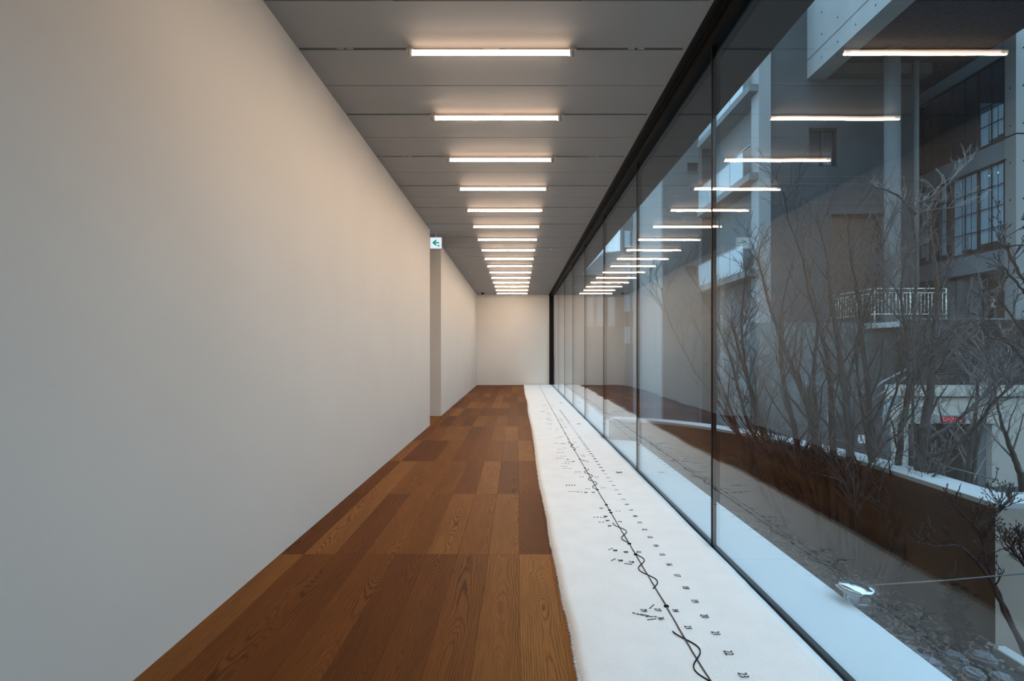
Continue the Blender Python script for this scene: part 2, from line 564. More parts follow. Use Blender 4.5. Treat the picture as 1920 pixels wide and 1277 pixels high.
for y, tr in seams:
    if tr:
        MB().box(XL, XS, y - 0.012, y + 0.008, ZC + 0.012, ZC + 0.03).build('lighting_track', SLOT, ceil)
    else:
        # pale filler strip either side of the dark central access slot
        m = MB()
        m.box(XL, -0.80, y - 0.0045, y + 0.0045, ZC + 0.006, ZC + 0.03)
        m.box(0.42, XS, y - 0.0045, y + 0.0045, ZC + 0.006, ZC + 0.03)
        m.build('joint_filler', SEAM, ceil)
        MB().box(-0.80, 0.42, y - 0.0046, y + 0.0046, ZC + 0.001, ZC + 0.03).build('access_slot', SLOT, ceil)

# black head channel above the glass, sill channel, end post
hd = MB()
hd.box(1.27, 1.45, Y0, Y1, ZC - 0.005, ZC + 0.25)
hd.box(1.37, 1.45, Y0, Y1, 3.585, ZC)
hd.box(1.275, 1.285, Y0, Y1, ZC - 0.022, ZC)
hd.box(1.325, 1.335, Y0, Y1, ZC - 0.016, ZC)
struct('trim_1', hd, BLACK)
struct('trim_2', MB().box(1.375, 1.44, Y0, Y1, -0.25, 0.006), BLACK)
struct('trim_3', MB().box(1.30, 1.45, Y1 - 0.10, Y1, 0, ZC), BLACK)

# glass: one window per bay
bays = [Y0 + 0.0] + [3.81 - 2.39 + 2.39 * k for k in range(0, 9)] + [Y1 - 0.1]
bays = [b for b in bays if b <= Y1 - 0.09]
for i in range(len(bays) - 1):
    a, b = bays[i], bays[i + 1]
    wobj = empty('window_%d' % (i + 1), (XG, a, 0), kind='structure')
    MB().box(XG, XG + 0.026, a + 0.010, b - 0.010, 0.0, 3.60).build('pane', GLASS, wobj)
    if i > 0:
        MB().box(XG - 0.003, XG + 0.029, a - 0.0095, a + 0.0095, 0.0, 3.60).build('joint', BLACK, wobj)

# ------------------------------------------------------------------ the building around and outside
eb = MB()
eb.box(-6.0, XLEDGE, Y0 - 3, Y1 + 1.0, ZC + 0.25, 4.4)       # storey above
eb.box(1.45, XLEDGE, Y0 - 3, Y1 + 1.0, 3.60, ZC + 0.25)      # projecting soffit
eb.box(1.2, XLEDGE, Y0 - 3, Y1 + 1.0, 4.4, 8.5)             # facade above
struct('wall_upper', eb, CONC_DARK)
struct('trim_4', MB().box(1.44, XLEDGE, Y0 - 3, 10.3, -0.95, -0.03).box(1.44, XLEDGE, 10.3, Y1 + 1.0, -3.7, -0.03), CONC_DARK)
lg = empty('trim_5', (1.44, 0, -0.03), kind='structure')
ly = [-4.0, -1.2, 1.2, 3.6, 6.0, 8.4, 10.8, 13.2, 15.6, 18.0, 20.4, 22.5]
for a, b in zip(ly, ly[1:]):
    MB().box(1.44, XLEDGE, a + 0.002, b - 0.002, -0.03, 0.0, 0.003).build('slab', LEDGE, lg)

# planting bed soil
sb = MB()
nx, ny = 22, 60
for i in range(nx + 1):
    for j in range(ny + 1):
        xx = 1.80 + (3.60 - 1.80) * i / nx; yy = -1.5 + 11.0 * j / ny
        sb.v.append(Vector((xx, yy, ZSOIL + 0.06 * mnoise.noise(Vector((xx * 2, yy * 2, 0))) + 0.025 * mnoise.noise(Vector((xx * 9, yy * 9, 3))))))
for i in range(nx):
    for j in range(ny):
        a = i * (ny + 1) + j
        sb.f.append((a, a + ny + 1, a + ny + 2, a + 1)); sb.sm.append(True)
struct('ground_planting_bed', sb, SOIL)
struct('ground_terrace', MB().box(3.4, 14, -6, 3.4, -0.95, -0.72), CONC_DARK)

# curved parapet with white coping
ctrl = [(3.37, 3.76), (3.37, 4.4), (3.365, 5.0), (3.30, 5.6), (3.21, 6.1), (3.08, 6.6), (2.93, 7.02), (2.74, 7.4), (2.50, 7.74), (2.28, 7.98), (2.0, 8.2), (1.70, 8.36), (1.45, 8.45)]
TW = 0.30
outer = []
for i, (x, y) in enumerate(ctrl):
    a = Vector(ctrl[max(i - 1, 0)]); b = Vector(ctrl[min(i + 1, len(ctrl) - 1)])
    t = (b - a).normalized()
    nrm = Vector((t.y, -t.x))
    outer.append((x + nrm.x * TW, y + nrm.y * TW))
outer[0] = (3.67, 4.06)
par = MB(); cap = MB()
innerp = list(ctrl); outerp = list(outer)
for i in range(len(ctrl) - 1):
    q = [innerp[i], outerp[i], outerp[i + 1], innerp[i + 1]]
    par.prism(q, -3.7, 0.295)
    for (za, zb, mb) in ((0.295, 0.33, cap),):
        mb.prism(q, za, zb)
# return leg to the right
leg = [(3.37, 3.76), (9.0, 3.80), (9.0, 4.08), (3.67, 4.06)]
cap.prism(leg, 0.295, 0.33)
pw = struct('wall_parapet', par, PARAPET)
struct('wall_parapet_return', MB().prism(leg, -3.7, 0.295), mat('clean_parapet_concrete', (0.36, 0.29, 0.24), 0.9, var=.12, vscale=1.5))  # same concrete as the parapet, lighter colour stands for the light it catches
cap.build('coping', CAP, pw)
struct('trim_6', MB().box(3.33, 3.42, 0.5, 3.74, -0.80, -0.66, 0.006), CAP)
struct('trim_7', MB().tube([(3.72, 8.3 - 0.4 * 0, 0.42) if False else (3.74, 4.15, 0.40), (3.72, 5.3, 0.40), (3.55, 6.4, 0.40), (3.2, 7.4, 0.40)], 0.006, 6), CABLE)

# lower court
struct('ground_court', MB().box(1.0, 60, 3.9, 70, -3.9, -3.7), ASPHALT)

# ------------------------------------------------------------------ rug
RZ = 0.022
lp = [(-2.9, .25), (0.5, .262), (2.274, .257), (2.70, .262), (3.0, .25), (3.41, .249), (3.99, .237), (4.4, .245), (4.81, .238), (5.6, .228), (6.62, .232), (7.6, .245), (8.6, .25), (9.53, .256), (10.6, .245), (11.95, .239), (14, .262), (17, .235), (21.65, .25)]


def lerp(tab, y):
    for (a, va), (b, vb) in zip(tab, tab[1:]):
        if a <= y <= b:
            t = (y - a) / (b - a); t = t * t * (3 - 2 * t)
            return va + (vb - va) * t
    return tab[-1][1]


rm = MB()
ys = [-2.9 + 24.55 * (j / 520) for j in range(521)]
xs_n = 20
prof_n = xs_n + 3
for y in ys:
    xl = lerp(lp, y) + 0.006 * mnoise.noise(Vector((y * 9, 1, 0)))
    xr = 1.376 + 0.006 * mnoise.noise(Vector((y * 1.3, 7, 0))) + 0.003 * mnoise.noise(Vector((y * 11, 4, 0)))
    rm.v.append(Vector((xl + 0.006, y, 0.0005)))
    for i in range(xs_n + 1):
        t = i / xs_n
        z = RZ + 0.0022 * mnoise.noise(Vector((t * 8, y * 6, 0)))
        if i == 0: z = RZ * 0.72
        if i == xs_n: z = RZ * 0.72
        rm.v.append(Vector((xl + (xr - xl) * (t if 0 < i < xs_n else t), y, z)))
    rm.v.append(Vector((xr - 0.004, y, 0.0005)))
for j in range(len(ys) - 1):
    for i in range(prof_n - 1):
        a = j * prof_n + i
        rm.f.append((a, a + 1, a + prof_n + 1, a + prof_n)); rm.sm.append(True)
rug = rm.build('runner_rug', WOOL, None, (0.8, 0, 0))
tag(rug, 'long white woollen runner with a dark stitched timeline, laid along the glass wall', 'rug')
# woolly edge
fr = MB()
for k in range(5200):
    y = 1.9 + (random.random() ** 1.8) * 12
    xl = lerp(lp, y) + 0.006 * mnoise.noise(Vector((y * 9, 1, 0)))
    L = 0.006 + 0.012 * random.random()
    a = Vector((xl + 0.006, y, 0.003 + 0.016 * random.random()))
    d = Vector((-1, random.uniform(-.9, .9), random.uniform(-.5, .5))).normalized() * L
    s_ = Vector((0, 0.0011, 0.0006))
    fr.tri(a - s_, a + s_, a + d)
tag(fr.build('fringe', WOOL, rug), kind='stuff')


def strip(mb, pts, wdt, z=RZ + 0.004):
    pts = [Vector((p[0], p[1], 0)) for p in pts]
    m = len(pts)
    L = []; R = []
    for k in range(m):
        t = (pts[min(k + 1, m - 1)] - pts[max(k - 1, 0)]).normalized()
        n_ = Vector((-t.y, t.x, 0))
        L.append(pts[k] + n_ * wdt / 2); R.append(pts[k] - n_ * wdt / 2)
    for k in range(m - 1):
        b = len(mb.v)
        mb.v += [L[k] + Vector((0, 0, z)), R[k] + Vector((0, 0, z)), R[k + 1] + Vector((0, 0, z)), L[k + 1] + Vector((0, 0, z)),
                 L[k] + Vector((0, 0, z - .004)), R[k] + Vector((0, 0, z - .004)), R[k + 1] + Vector((0, 0, z - .004)), L[k + 1] + Vector((0, 0, z - .004))]
        for q in ((0, 1, 2, 3), (0, 4, 5, 1), (2, 6, 7, 3), (0, 3, 7, 4), (1, 5, 6, 2)):
            mb.f.append(tuple(b + t for t in q)); mb.sm.append(False)


def xline(y):
    return lerp([(-3, .812), (2.27, .809), (2.9, .805), (5.3, .797), (7.4, .795), (12, .81), (21.7, .868)], y) + 0.004 * mnoise.noise(Vector((y * 2.2, 5, 1)))


cl = MB()
strip(cl, [(xline(0.5 + 0.05 * k) + 0.0012 * random.uniform(-1, 1), 0.5 + 0.05 * k) for k in range(421)], 0.0068)
cl.build('centre_line', GREYYARN, rug)


def wave(ya, yb, phase_y, amp=0.040):
    mb = MB(); pts = []
    n_ = int(abs(yb - ya) / 0.008)
    for k in range(n_ + 1):
        y = ya + (yb - ya) * k / n_
        pts.append((xline(y) + amp * math.sin(math.pi * (phase_y - y) / 0.165), y))
    strip(mb, pts, 0.0046, RZ + 0.0055)
    mb.build('wavy_line', YARN, rug)


wave(1.2, 2.63, 2.559)
wave(3.10, 3.62, 3.62, 0.036)
wave(3.84, 4.28, 4.17, 0.034)
wave(5.32, 6.24, 5.32 + 0.165 * 6, 0.034)
wave(7.45, 8.1, 7.6, 0.03)
for y in (2.889, 3.62, 3.82, 4.55, 4.62, 4.78, 5.30, 6.27, 6.78, 7.42, 7.8, 8.35, 8.9, 9.6, 9.9, 10.6, 11.5, 12.6, 13.9):
    m = MB(); c = Vector((xline(y), y, 0)); n_ = 10
    r = 0.0155 if y < 6 else 0.013
    b = len(m.v)
    m.v += [c + Vector((r * math.cos(2 * math.pi * k / n_), r * 0.8 * math.sin(2 * math.pi * k / n_), RZ - 0.002)) for k in range(n_)]
    m.v += [c + Vector((0.75 * r * math.cos(2 * math.pi * k / n_), 0.6 * r * math.sin(2 * math.pi * k / n_), RZ + 0.008)) for k in range(n_)]
    m.f.append(tuple(range(n_, 2 * n_))); m.sm.append(False)
    for k in range(n_):
        q = (k + 1) % n_
        m.f.append((k, q, n_ + q, n_ + k)); m.sm.append(True)
    m.build('knot', YARN, rug)


def woven(txt, x, y, size, name='number', sx=0.66, yarn=None):
    me = GLYPH(txt, size, sx)
    if not me.materials: me.materials.append(YARN)
    if yarn is not None:
        me = me.copy(); me.materials.clear(); me.materials.append(yarn)
    o = link(name, me, rug, (x - 0.8, y, RZ + 0.0045))
    o.rotation_euler = (0, 0, -math.pi / 2)
    return o


hour = 24
for k in range(-3, 60):
    y = 2.44 + k * 0.168
    h = (22 - k - 1) % 24 + 1
    if y > 12.5: break
    woven(str(h), 0.966 + 0.004 * k if y < 3 else 0.980 + 0.006 * min((y - 3) / 4, 1), y, 0.057)
for y, t in ((6.05, '26'), (10.05, '25'), (14.1, '24')):
    woven(t, 1.152, y, 0.105)
# small woven figures left and right of the knots
for (t, px, py) in (('29', 1207, 1146), ('27', 1233, 1145), ('36', 1239, 1161), ('34', 1266, 1146), ('23', 1290, 1178),
                    ('30', 1153, 1033), ('30', 1173, 1036), ('12', 1197, 1036), ('28', 1163, 1052), ('29', 1184, 1055), ('17', 1162, 979), ('36', 1143, 987), ('26', 1139, 977), ('30', 1135, 969),
                    ('31', 1127, 954), ('28', 1098, 924), ('29', 1112, 924), ('30', 1064, 862), ('30', 1075, 866), ('26', 1093, 864)):
    Y = (CAMZ - RZ) * 1000 / (py - 657)
    woven(t, (px - 970) / 1000 * Y, Y, 0.047, 'figure')
dash = MB()
rd = random.Random(3)
for (px, py, w_, a) in ((1222, 1138, .05, .9), (1196, 1152, .05, -.5), (1209, 1154, .04, -.4), (1145, 1030, .04, .7), (1150, 1050, .04, .8), (1178, 1058, .04, -.4), (1221, 1157, .05, 0), (1222, 1162, .04, .2)):
    Y = (CAMZ - RZ) * 1000 / (py - 657); X = (px - 970) / 1000 * Y
    for s_ in (-1, 0, 1):
        c = Vector((X + s_ * w_ * .42 * math.cos(a), Y + s_ * w_ * .42 * math.sin(a)))
        strip(dash, [(c.x - .008 * math.cos(a), c.y - .008 * math.sin(a)), (c.x + .008 * math.cos(a), c.y + .008 * math.sin(a))], 0.0045)
for k in range(62):
    y = 4.3 + rd.random() ** 1.1 * 9.5
    if rd.random() < 0.7:
        x0 = xline(y) - rd.choice((.07, .10, .16, .2)) ; n_ = rd.choice((2, 3, 4))
    else:
        x0 = xline(y) + .09; n_ = 2
    for q in range(n_):
        xx = x0 - q * 0.028
        strip(dash, [(xx, y), (xx - 0.014, y + rd.uniform(-.006, .006))], 0.006)
tag(dash.build('small_stitches', PALEYARN, rug), kind='stuff')

# ------------------------------------------------------------------ ceiling lamps
ZL = 3.605
LX0, LX1 = -0.795, 0.405


def lamp_meshes():
    t = MB(); tb = MB(); n_ = 16; r = 0.0185
    sd = MB()
    for mb, ks in ((t, range(10, 14)), (sd, (8, 9, 14, 15)), (tb, range(0, 8))):     # bright lens below, opal sides, frosted back above
        for k in ks:
            a, b = 2 * math.pi * k / n_, 2 * math.pi * (k + 1) / n_
            q = [(x, r * math.cos(g), r * math.sin(g)) for x, g in ((LX0 + .02, a), (LX1 - .02, a), (LX1 - .02, b), (LX0 + .02, b))]
            mb.quad(*q)
    c = []
    for sx, x in ((-1, LX0), (1, LX1)):
        m = MB().tube([(x + (0 if sx < 0 else -0.022), 0, 0), (x + (0.022 if sx < 0 else 0), 0, 0)], 0.0235, 12)
        c.append(m)
    br = []
    for sx, x in ((-1, LX0 - 0.008), (1, LX1 + 0.008)):
        m = MB().box(x - 0.006, x + 0.006, 0.012, 0.026, -0.028, 0.066)
        m.box(min(x, x - sx * 0.03), max(x, x - sx * 0.03), 0.012, 0.04, 0.030, 0.040)
        m.box(x - 0.028, x + 0.028, 0.050, 0.072, 0.055, 0.066)
        m.box(x - 0.006, x + 0.006, 0.02, 0.062, 0.055, 0.064)
        br.append(m)
    ad = MB().box(-0.255, -0.135, 0.052, 0.070, 0.056, 0.070)
    return t, sd, tb, c, br, ad


words = ['first', 'second', 'third', 'fourth', 'fifth', 'sixth', 'seventh', 'eighth', 'ninth', 'tenth', 'eleventh', 'twelfth', 'thirteenth', 'fourteenth', 'fifteenth', 'sixteenth']
proto = None
words += ['seventeenth', 'eighteenth', 'nineteenth']
for k in range(15, -2, -1):  # row runs on to one unseen lamp, added to warm the near wall
    y = 3.93 + 1.106 * k
    lab = 'glowing tube lamp set across the ceiling, %s counting from the end wall' % words[15 - k]
    if proto is None:
        L = empty('tube_lamp', (0, y, ZL), lab, 'ceiling lamp', 'tube lamps across the ceiling')
        ORG[L.name] = Vector((0, 0, 0))
        t, sd, tb, c, br, ad = lamp_meshes()
        t.build('lens', TUBE, L)
        sd.build('opal_side', TUBESIDE, L)
        tb.build('frosted_back', TUBETOP, L)
        for m in c: m.build('end_cap', LAMPCAP, L)
        for m in br: m.build('bracket', LAMPGREY, L)
        ad.build('track_adapter', LAMPGREY, L)
        proto = L
    else:
        L = proto.copy(); L.location = (0, y, ZL); L['label'] = lab
        COL.objects.link(L)
        for ch in list(proto.children):
            c_ = ch.copy(); c_.parent = L; COL.objects.link(c_)

# track couplers, sprinklers, camera dome
for k in range(0, 13):
    y = YT1 + 1.106 * k
    for x in (-1.29, 0.89) if k % 2 == 0 else ():
        m = MB().box(x - 0.06, x - 0.012, y - 0.009, y + 0.006, ZC + 0.001, ZC + 0.012)
        m.box(x + 0.012, x + 0.06, y - 0.009, y + 0.006, ZC + 0.001, ZC + 0.012)
        m.build('track_coupler', LAMPGREY, ceil)
for i, (x, y, lab) in enumerate(((0.75, 11.9, 'small white sprinkler head under the ceiling near the glass, in the middle of the hall'),
                                 (0.72, 19.2, 'small white sprinkler head under the ceiling near the end wall'))):
    s = empty('sprinkler', (x, y, ZC), lab, 'sprinkler', 'ceiling sprinklers')
    MB().lathe((x, y, ZC), [(0.0, -0.001), (0.04, -0.002), (0.042, -0.008), (0.02, -0.012), (0.0, -0.012)], 16).build('escutcheon', WHITEPLASTIC, s)
    MB().lathe((x, y, ZC), [(0.008, -0.01), (0.008, -0.04), (0.02, -0.042), (0.02, -0.046), (0.0, -0.047)], 12).build('nozzle', LAMPGREY, s)
d = empty('dome_camera', (-1.36, 20.9, ZC), 'small black dome camera on the ceiling by the end wall', 'camera')
MB().lathe((-1.36, 20.9, ZC), [(0.06, 0), (0.062, -0.025), (0.05, -0.03)], 18).build('base', BLACK, d)
MB().lathe((-1.36, 20.9, ZC), [(0.05, -0.028), (0.046, -0.05), (0.03, -0.068), (0.0, -0.074)], 18).build('dome', BLACK, d)

# exit sign in the opening
ys_ = 10.37
ex = empty('exit_sign', (-1.585, ys_, ZC), 'square backlit exit sign with a green arrow in the wall opening', 'exit sign')
MB().box(-1.70, -1.47, ys_, ys_ + 0.05, 3.385, 3.612, 0.004).build('housing', WHITEPLASTIC, ex)
MB().box(-1.693, -1.477, ys_ - 0.003, ys_, 3.392, 3.605).build('face', SIGNFACE, ex)
MB().box(-1.60, -1.57, ys_ + 0.015, ys_ + 0.035, 3.612, ZC).build('hanger', WHITEPLASTIC, ex)


def sgn(u, v):  # face coordinates 0..1 -> world
    return Vector((-1.693 + 0.216 * u, ys_ - 0.0045, 3.392 + 0.213 * v))


ar = MB()
T = 0.062
for a, b in (((0.80, 0.525), (0.26, 0.525)), ((0.24, 0.515), (0.55, 0.76)), ((0.24, 0.535), (0.55, 0.285))):
    pa, pb = Vector((a[0], a[1])), Vector((b[0], b[1]))
    t = (pb - pa).normalized(); n_ = Vector((-t.y, t.x)) * T
    q = [pa + n_, pa - n_, pb - n_, pb + n_]
    ar.quad(*[sgn(p.x, p.y) for p in q])
ar.build('arrow', SIGNGREEN, ex)
pic = MB()
pic.quad(sgn(.66, .16), sgn(.74, .16), sgn(.74, .33), sgn(.66, .33))
pic.quad(sgn(.76, .16), sgn(.80, .16), sgn(.80, .33), sgn(.76, .33))
pic.quad(sgn(.82, .16), sgn(.85, .16), sgn(.85, .33), sgn(.82, .33))
pic.build('running_figure', SIGNGREEN, ex)


# ------------------------------------------------------------------ surrounding buildings
YF = 23.0
bk = empty('concrete_building', (14, YF, -3.7), 'grey concrete building across the court with a deep overhang on round columns', 'building')
wall = MB()
win1 = (P(1517, 0, YF).x, P(1571, 0, YF).x, P(0, 312, YF).z, P(0, 240, YF).z)
win2 = (P(1555, 0, YF).x, P(1652, 0, YF).x, 2.7, P(0, 402, YF).z)
win3 = (P(1404, 0, YF).x + 0.35, P(1421, 0, YF).x + 0.4, 2.9, P(0, 420, YF).z)
wall_holes_y(wall, 10.87, 17.2, -3.7, 17, YF, YF + 0.3, [win1, win2])
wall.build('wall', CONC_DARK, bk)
g_ = MB()
for z in (P(0, 345, YF).z, P(0, 380, YF).z, 8.9, 12.9, 5.2):
    g_.box(10.85, 17.2, YF - 0.012, YF, z - 0.02, z + 0.02)
tag(g_.build('board_joint', SEAM, bk), kind='stuff')
for wn in (win1, win2):
    a, b, c, d_ = wn
    f = MB()
    f.box(a, a + .08, YF + .1, YF + .2, c, d_).box(b - .08, b, YF + .1, YF + .2, c, d_).box(a, b, YF + .1, YF + .2, d_ - .08, d_).box(a, b, YF + .1, YF + .2, c, c + .08)
    if wn is win1: f.box((a + b) / 2 - .03, (a + b) / 2 + .03, YF + .1, YF + .2, c, d_)
    fo = f.build('window', MULL, bk)
    MB().box(a, b, YF + .22, YF + .25, c, d_).build('pane', mat('dark_window_pane', (0.03, 0.035, 0.04), 0.15) if wn is win1 else DOORBROWN, fo)
MB().box(win2[0] - .1, win2[1] + .1, YF - 0.12, YF, win2[3], win2[3] + .22).build('lintel', CONC_DARK, bk)
# overhang
ZB = 13.1
MB().box(12.5, 13.3, 6.0, YF, ZB, ZB + 4).build('beam_wall', CONC_PALE, bk)
j = MB()
j.box(12.488, 12.5, 6.0, YF, ZB + .78, ZB + .81)
j.box(12.488, 12.5, 6.0, YF, ZB + 3.2, ZB + 3.23)
tag(j.build('formwork_joint', SEAM, bk), kind='stuff')
th = MB()
for yy in [6.5 + 1.1 * k for k in range(15)]:
    for zz in (ZB + .35, ZB + 1.3, ZB + 2.2):
        b = len(th.v); n_ = 8
        th.v += [Vector((12.492, yy + .035 * math.cos(2 * math.pi * q / n_), zz + .035 * math.sin(2 * math.pi * q / n_))) for q in range(n_)]
        th.f.append(tuple(range(b, b + n_))); th.sm.append(False)
tag(th.build('tie_hole', SLOT, bk), kind='stuff')
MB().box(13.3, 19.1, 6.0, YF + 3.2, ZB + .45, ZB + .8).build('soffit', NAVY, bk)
MB().box(13.3, 17.5, YF - .5, YF, ZB, ZB + .45).build('edge_beam', CONC_DARK, bk)
cx = P(1673, 0, 21.5).x
MB().tube([(cx, 21.5, -3.7), (cx, 21.5, ZB + .45)], .285, 28).build('column', CONC, bk)
cx2 = P(1718, 0, 22.4).x
MB().tube([(cx2, 22.4, 2.4), (cx2, 22.4, ZB + .45)], .10, 16).build('column', CONC, bk)
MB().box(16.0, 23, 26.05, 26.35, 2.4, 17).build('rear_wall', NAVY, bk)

# glazed office wing
XC = 19.2
ob = empty('office_wing', (XC, 23, 2.5), 'glazed office wing with dark mullions beyond the railing', 'building')
sp_ = MB()
for (za, zb) in ((4.6, 5.5), (8.9, 9.77), (13.0, 13.9), (16.4, 17.0)):
    o = MB().box(XC + .02, XC + .12, 20.9, 26.0, za, zb).build('spandrel', mat('spandrel_glass', (0.16, 0.21, 0.25), 0.25), ob)
    MB().box(XC - .03, XC + .03, 20.9, 26.0, zb - .04, zb + .04).build('transom', MULL, o)
    MB().box(XC - .03, XC + .03, 20.9, 26.0, za - .04, za + .04).build('transom', MULL, o)
ymul = [21.0, 22.22, 23.56, 24.8, 26.0]
rw = random.Random(5)
for fi, (za, zb) in enumerate(((5.54, 8.86), (9.81, 12.96), (13.94, 16.36))):
    for bi in range(4):
        a, b = ymul[bi], ymul[bi + 1]
        fo = MB().box(XC - .03, XC + .05, a - .03, a + .03, za, zb)
        fo.box(XC, XC + .04, (a + b) / 2 - .015, (a + b) / 2 + .015, za, zb)
        for q in (1, 2, 3):
            zz = za + (zb - za) * q / 4
            fo.box(XC, XC + .04, a, b, zz - .014, zz + .014)
        fo = fo.build('window', MULL, ob)
        MB().box(XC + .012, XC + .028, a + .03, b - .03, za, zb).build('pane', OGLASS, fo)
        if (fi == 0) or (fi == 1 and bi == 0):
            lo = za + (0.0 if fi == 0 else 0)
            hi = zb if fi == 0 else za + 1.4
            nb = 3
            for q in range(nb):
                if rw.random() < (1.0 if bi < 2 else .35):
                    ya = a + (b - a) * (q + .1) / nb; yc = a + (b - a) * (q + .97) / nb
                    MB().box(XC + .10, XC + .12, ya, yc, lo + rw.random() * .3, hi).build('blind', BLIND, fo)
MB().box(XC + .6, XC + 3.2, 20.99, 26, 5.5, 17).build('interior', ROOMDARK, ob)
for (pa, pb) in ((1848, 1852), (1856, 1868), (1872, 1884)):
    ya, yb_ = (XC + .4) / ((pb - 970) / 1000), (XC + .4) / ((pa - 970) / 1000)
    MB().box(XC + .36, XC + .44, ya, yb_, 8.62, 8.68).build('ceiling_light', OFFICELAMP, ob)
# ground floor entrance
MB().box(XC + .5, XC + .6, 20.9, 22.5, 2.5, 4.6).build('entrance_wall', DOORBROWN, ob)
MB().box(XC + .3, XC + .4, 22.5, 26, 2.5, 4.6).build('glass_front', mat('lobby_glass', (0.10, 0.14, 0.16), 0.2), ob)
for yy, wd in ((22.55, .12), (23.3, .06), (23.75, .14), (24.4, .06)):
    MB().box(XC + .05, XC + .3, yy, yy + wd, 2.5, 4.6).build('post', PIPE, ob)
df = MB().box(XC + .42, XC + .5, 21.0, 21.06, 2.5, 3.9).box(XC + .42, XC + .5, 21.9, 21.96, 2.5, 3.9).box(XC + .42, XC + .5, 21.0, 21.96, 3.84, 3.9)
df.build('door_frame', PIPE, ob)
# notice on the entrance
nb_ = empty('door_notice', (XC + .48, 21.5, 3.1), 'white square notice with a black crossed figure on the brown entrance wall', 'notice')
c = P(1866, 569, 21.9)
MB().box(c.x - .14, c.x + .14, 21.9, 21.93, c.z - .16, c.z + .16).build('sheet', PAPER, nb_)
nm = MB()
for (a, b) in (((-.07, .10), (.07, -.10)), ((.07, .10), (-.07, -.10)), ((0, .12), (0, -.06)), ((-.08, .03), (.08, .03))):
    pa, pb = Vector(a), Vector(b); t = (pb - pa).normalized(); n_ = Vector((-t.y, t.x)) * .012
    nm.quad(*[(c.x + p.x, 21.896, c.z + p.y) for p in (pa + n_, pa - n_, pb - n_, pb + n_)])
nm.build('pictogram', SLOT, nb_)

# big pilaster on the right edge
pl = empty('concrete_pilaster', (19.9, 20.7, 2.4), 'tall pale concrete pier with tie holes at the corner of the office wing', 'pier')
MB().box(19.17, 22.5, 20.5, 20.98, 2.4, 17).build('shaft', CONC_PALE, pl)
gj = MB()
for z in (5.45, 9.75, 14.1):
    gj.box(19.16, 22.5, 20.492, 20.99, z - .025, z + .025)
tag(gj.build('joint', SLOT, pl), kind='stuff')
th = MB()
for z in [2.9 + 1.45 * k for k in range(10)]:
    for (x, y, ax) in ((19.163, 20.74, 0), (19.45, 20.493, 1), (20.3, 20.493, 1)):
        b = len(th.v); n_ = 8
        for q in range(n_):
            a = 2 * math.pi * q / n_
            th.v.append(Vector((x, y + .035 * math.cos(a), z + .035 * math.sin(a))) if ax == 0 else Vector((x + .035 * math.cos(a), y, z + .035 * math.sin(a))))
        th.f.append(tuple(range(b, b + n_))); th.sm.append(False)
tag(th.build('tie_hole', SLOT, pl), kind='stuff')

# deck, louvre screen and garage below
dk = empty('louvre_screen', (18, 20, .1), 'dark horizontal louvre screen above the cream garage wall', 'screen')
MB().box(14.6, 25.9, 20.06, 20.2, .11, 2.60).build('backing', DARK, dk)
MB().box(14.6, 25.9, 19.97, 20.2, 2.56, 2.62).build('top_rail', PIPE, dk)
me0 = None
for k in range(30):
    z = .13 + k * .081
    m = MB(); m.v = [Vector(p) for p in ((14.6, 19.98, z), (26, 19.98, z), (26, 20.06, z + .05), (14.6, 20.06, z + .05), (14.6, 19.98, z + .02), (26, 19.98, z + .02), (26, 20.06, z + .07), (14.6, 20.06, z + .07))]
    for q in ((0, 3, 2, 1), (4, 5, 6, 7), (0, 1, 5, 4), (1, 2, 6, 5), (2, 3, 7, 6), (3, 0, 4, 7)):
        m.f.append(q); m.sm.append(False)
    m.build('slat', LOUVRE, dk)
struct('ground_deck', MB().box(14.6, 26, 20.2, 27, 2.3, 2.5), CONC)

gr = empty('garage', (16, 20, -3.7), 'cream rendered garage front with a wide dark vehicle opening', 'garage')
gw = MB()
op = (14.66, 17.8, -3.7, -1.33)
wall_holes_y(gw, 13.96, 26, -3.7, .11, 20.0, 20.25, [op])
gw.build('wall', CREAM, gr)
MB().box(14.5, 26, 19.85, 20.0, -.30, .11).build('cornice', CREAM, gr)
MB().box(13.96, 26, 19.95, 20.0, -.36, -.30).build('shadow_gap', SEAM, gr)
MB().box(op[0] - .1, op[1] + .1, 19.93, 20.0, -1.33, -1.24).build('lintel', CREAM, gr)
MB().box(14.66, 17.5, 21.2, 21.3, -3.7, -1.3).build('roller_door', DARK, gr)
MB().box(17.48, 17.8, 20.25, 21.2, -3.7, -1.3).build('side_jamb', PIPE, gr)
MB().box(14.66, 17.8, 20.25, 21.3, -1.3, -1.2).build('soffit', DARK, gr)
ls = empty('led_sign', (16.2, 19.9, -1.2), 'small grey box with red lit letters above the garage opening', 'led sign')
a, b = P(1757, 780, 19.8), P(1807, 791, 19.8)
MB().box(a.x - .05, b.x + .05, 19.72, 19.93, b.z - .03, a.z + .06, .01).build('housing', LAMPGREY, ls)
MB().box(a.x + .06, b.x - .02, 19.70, 19.72, b.z, a.z - .01).build('face', SLOT, ls)
lt = MB()
rl = random.Random(11)
gw_ = (b.x - a.x - .2) / 5
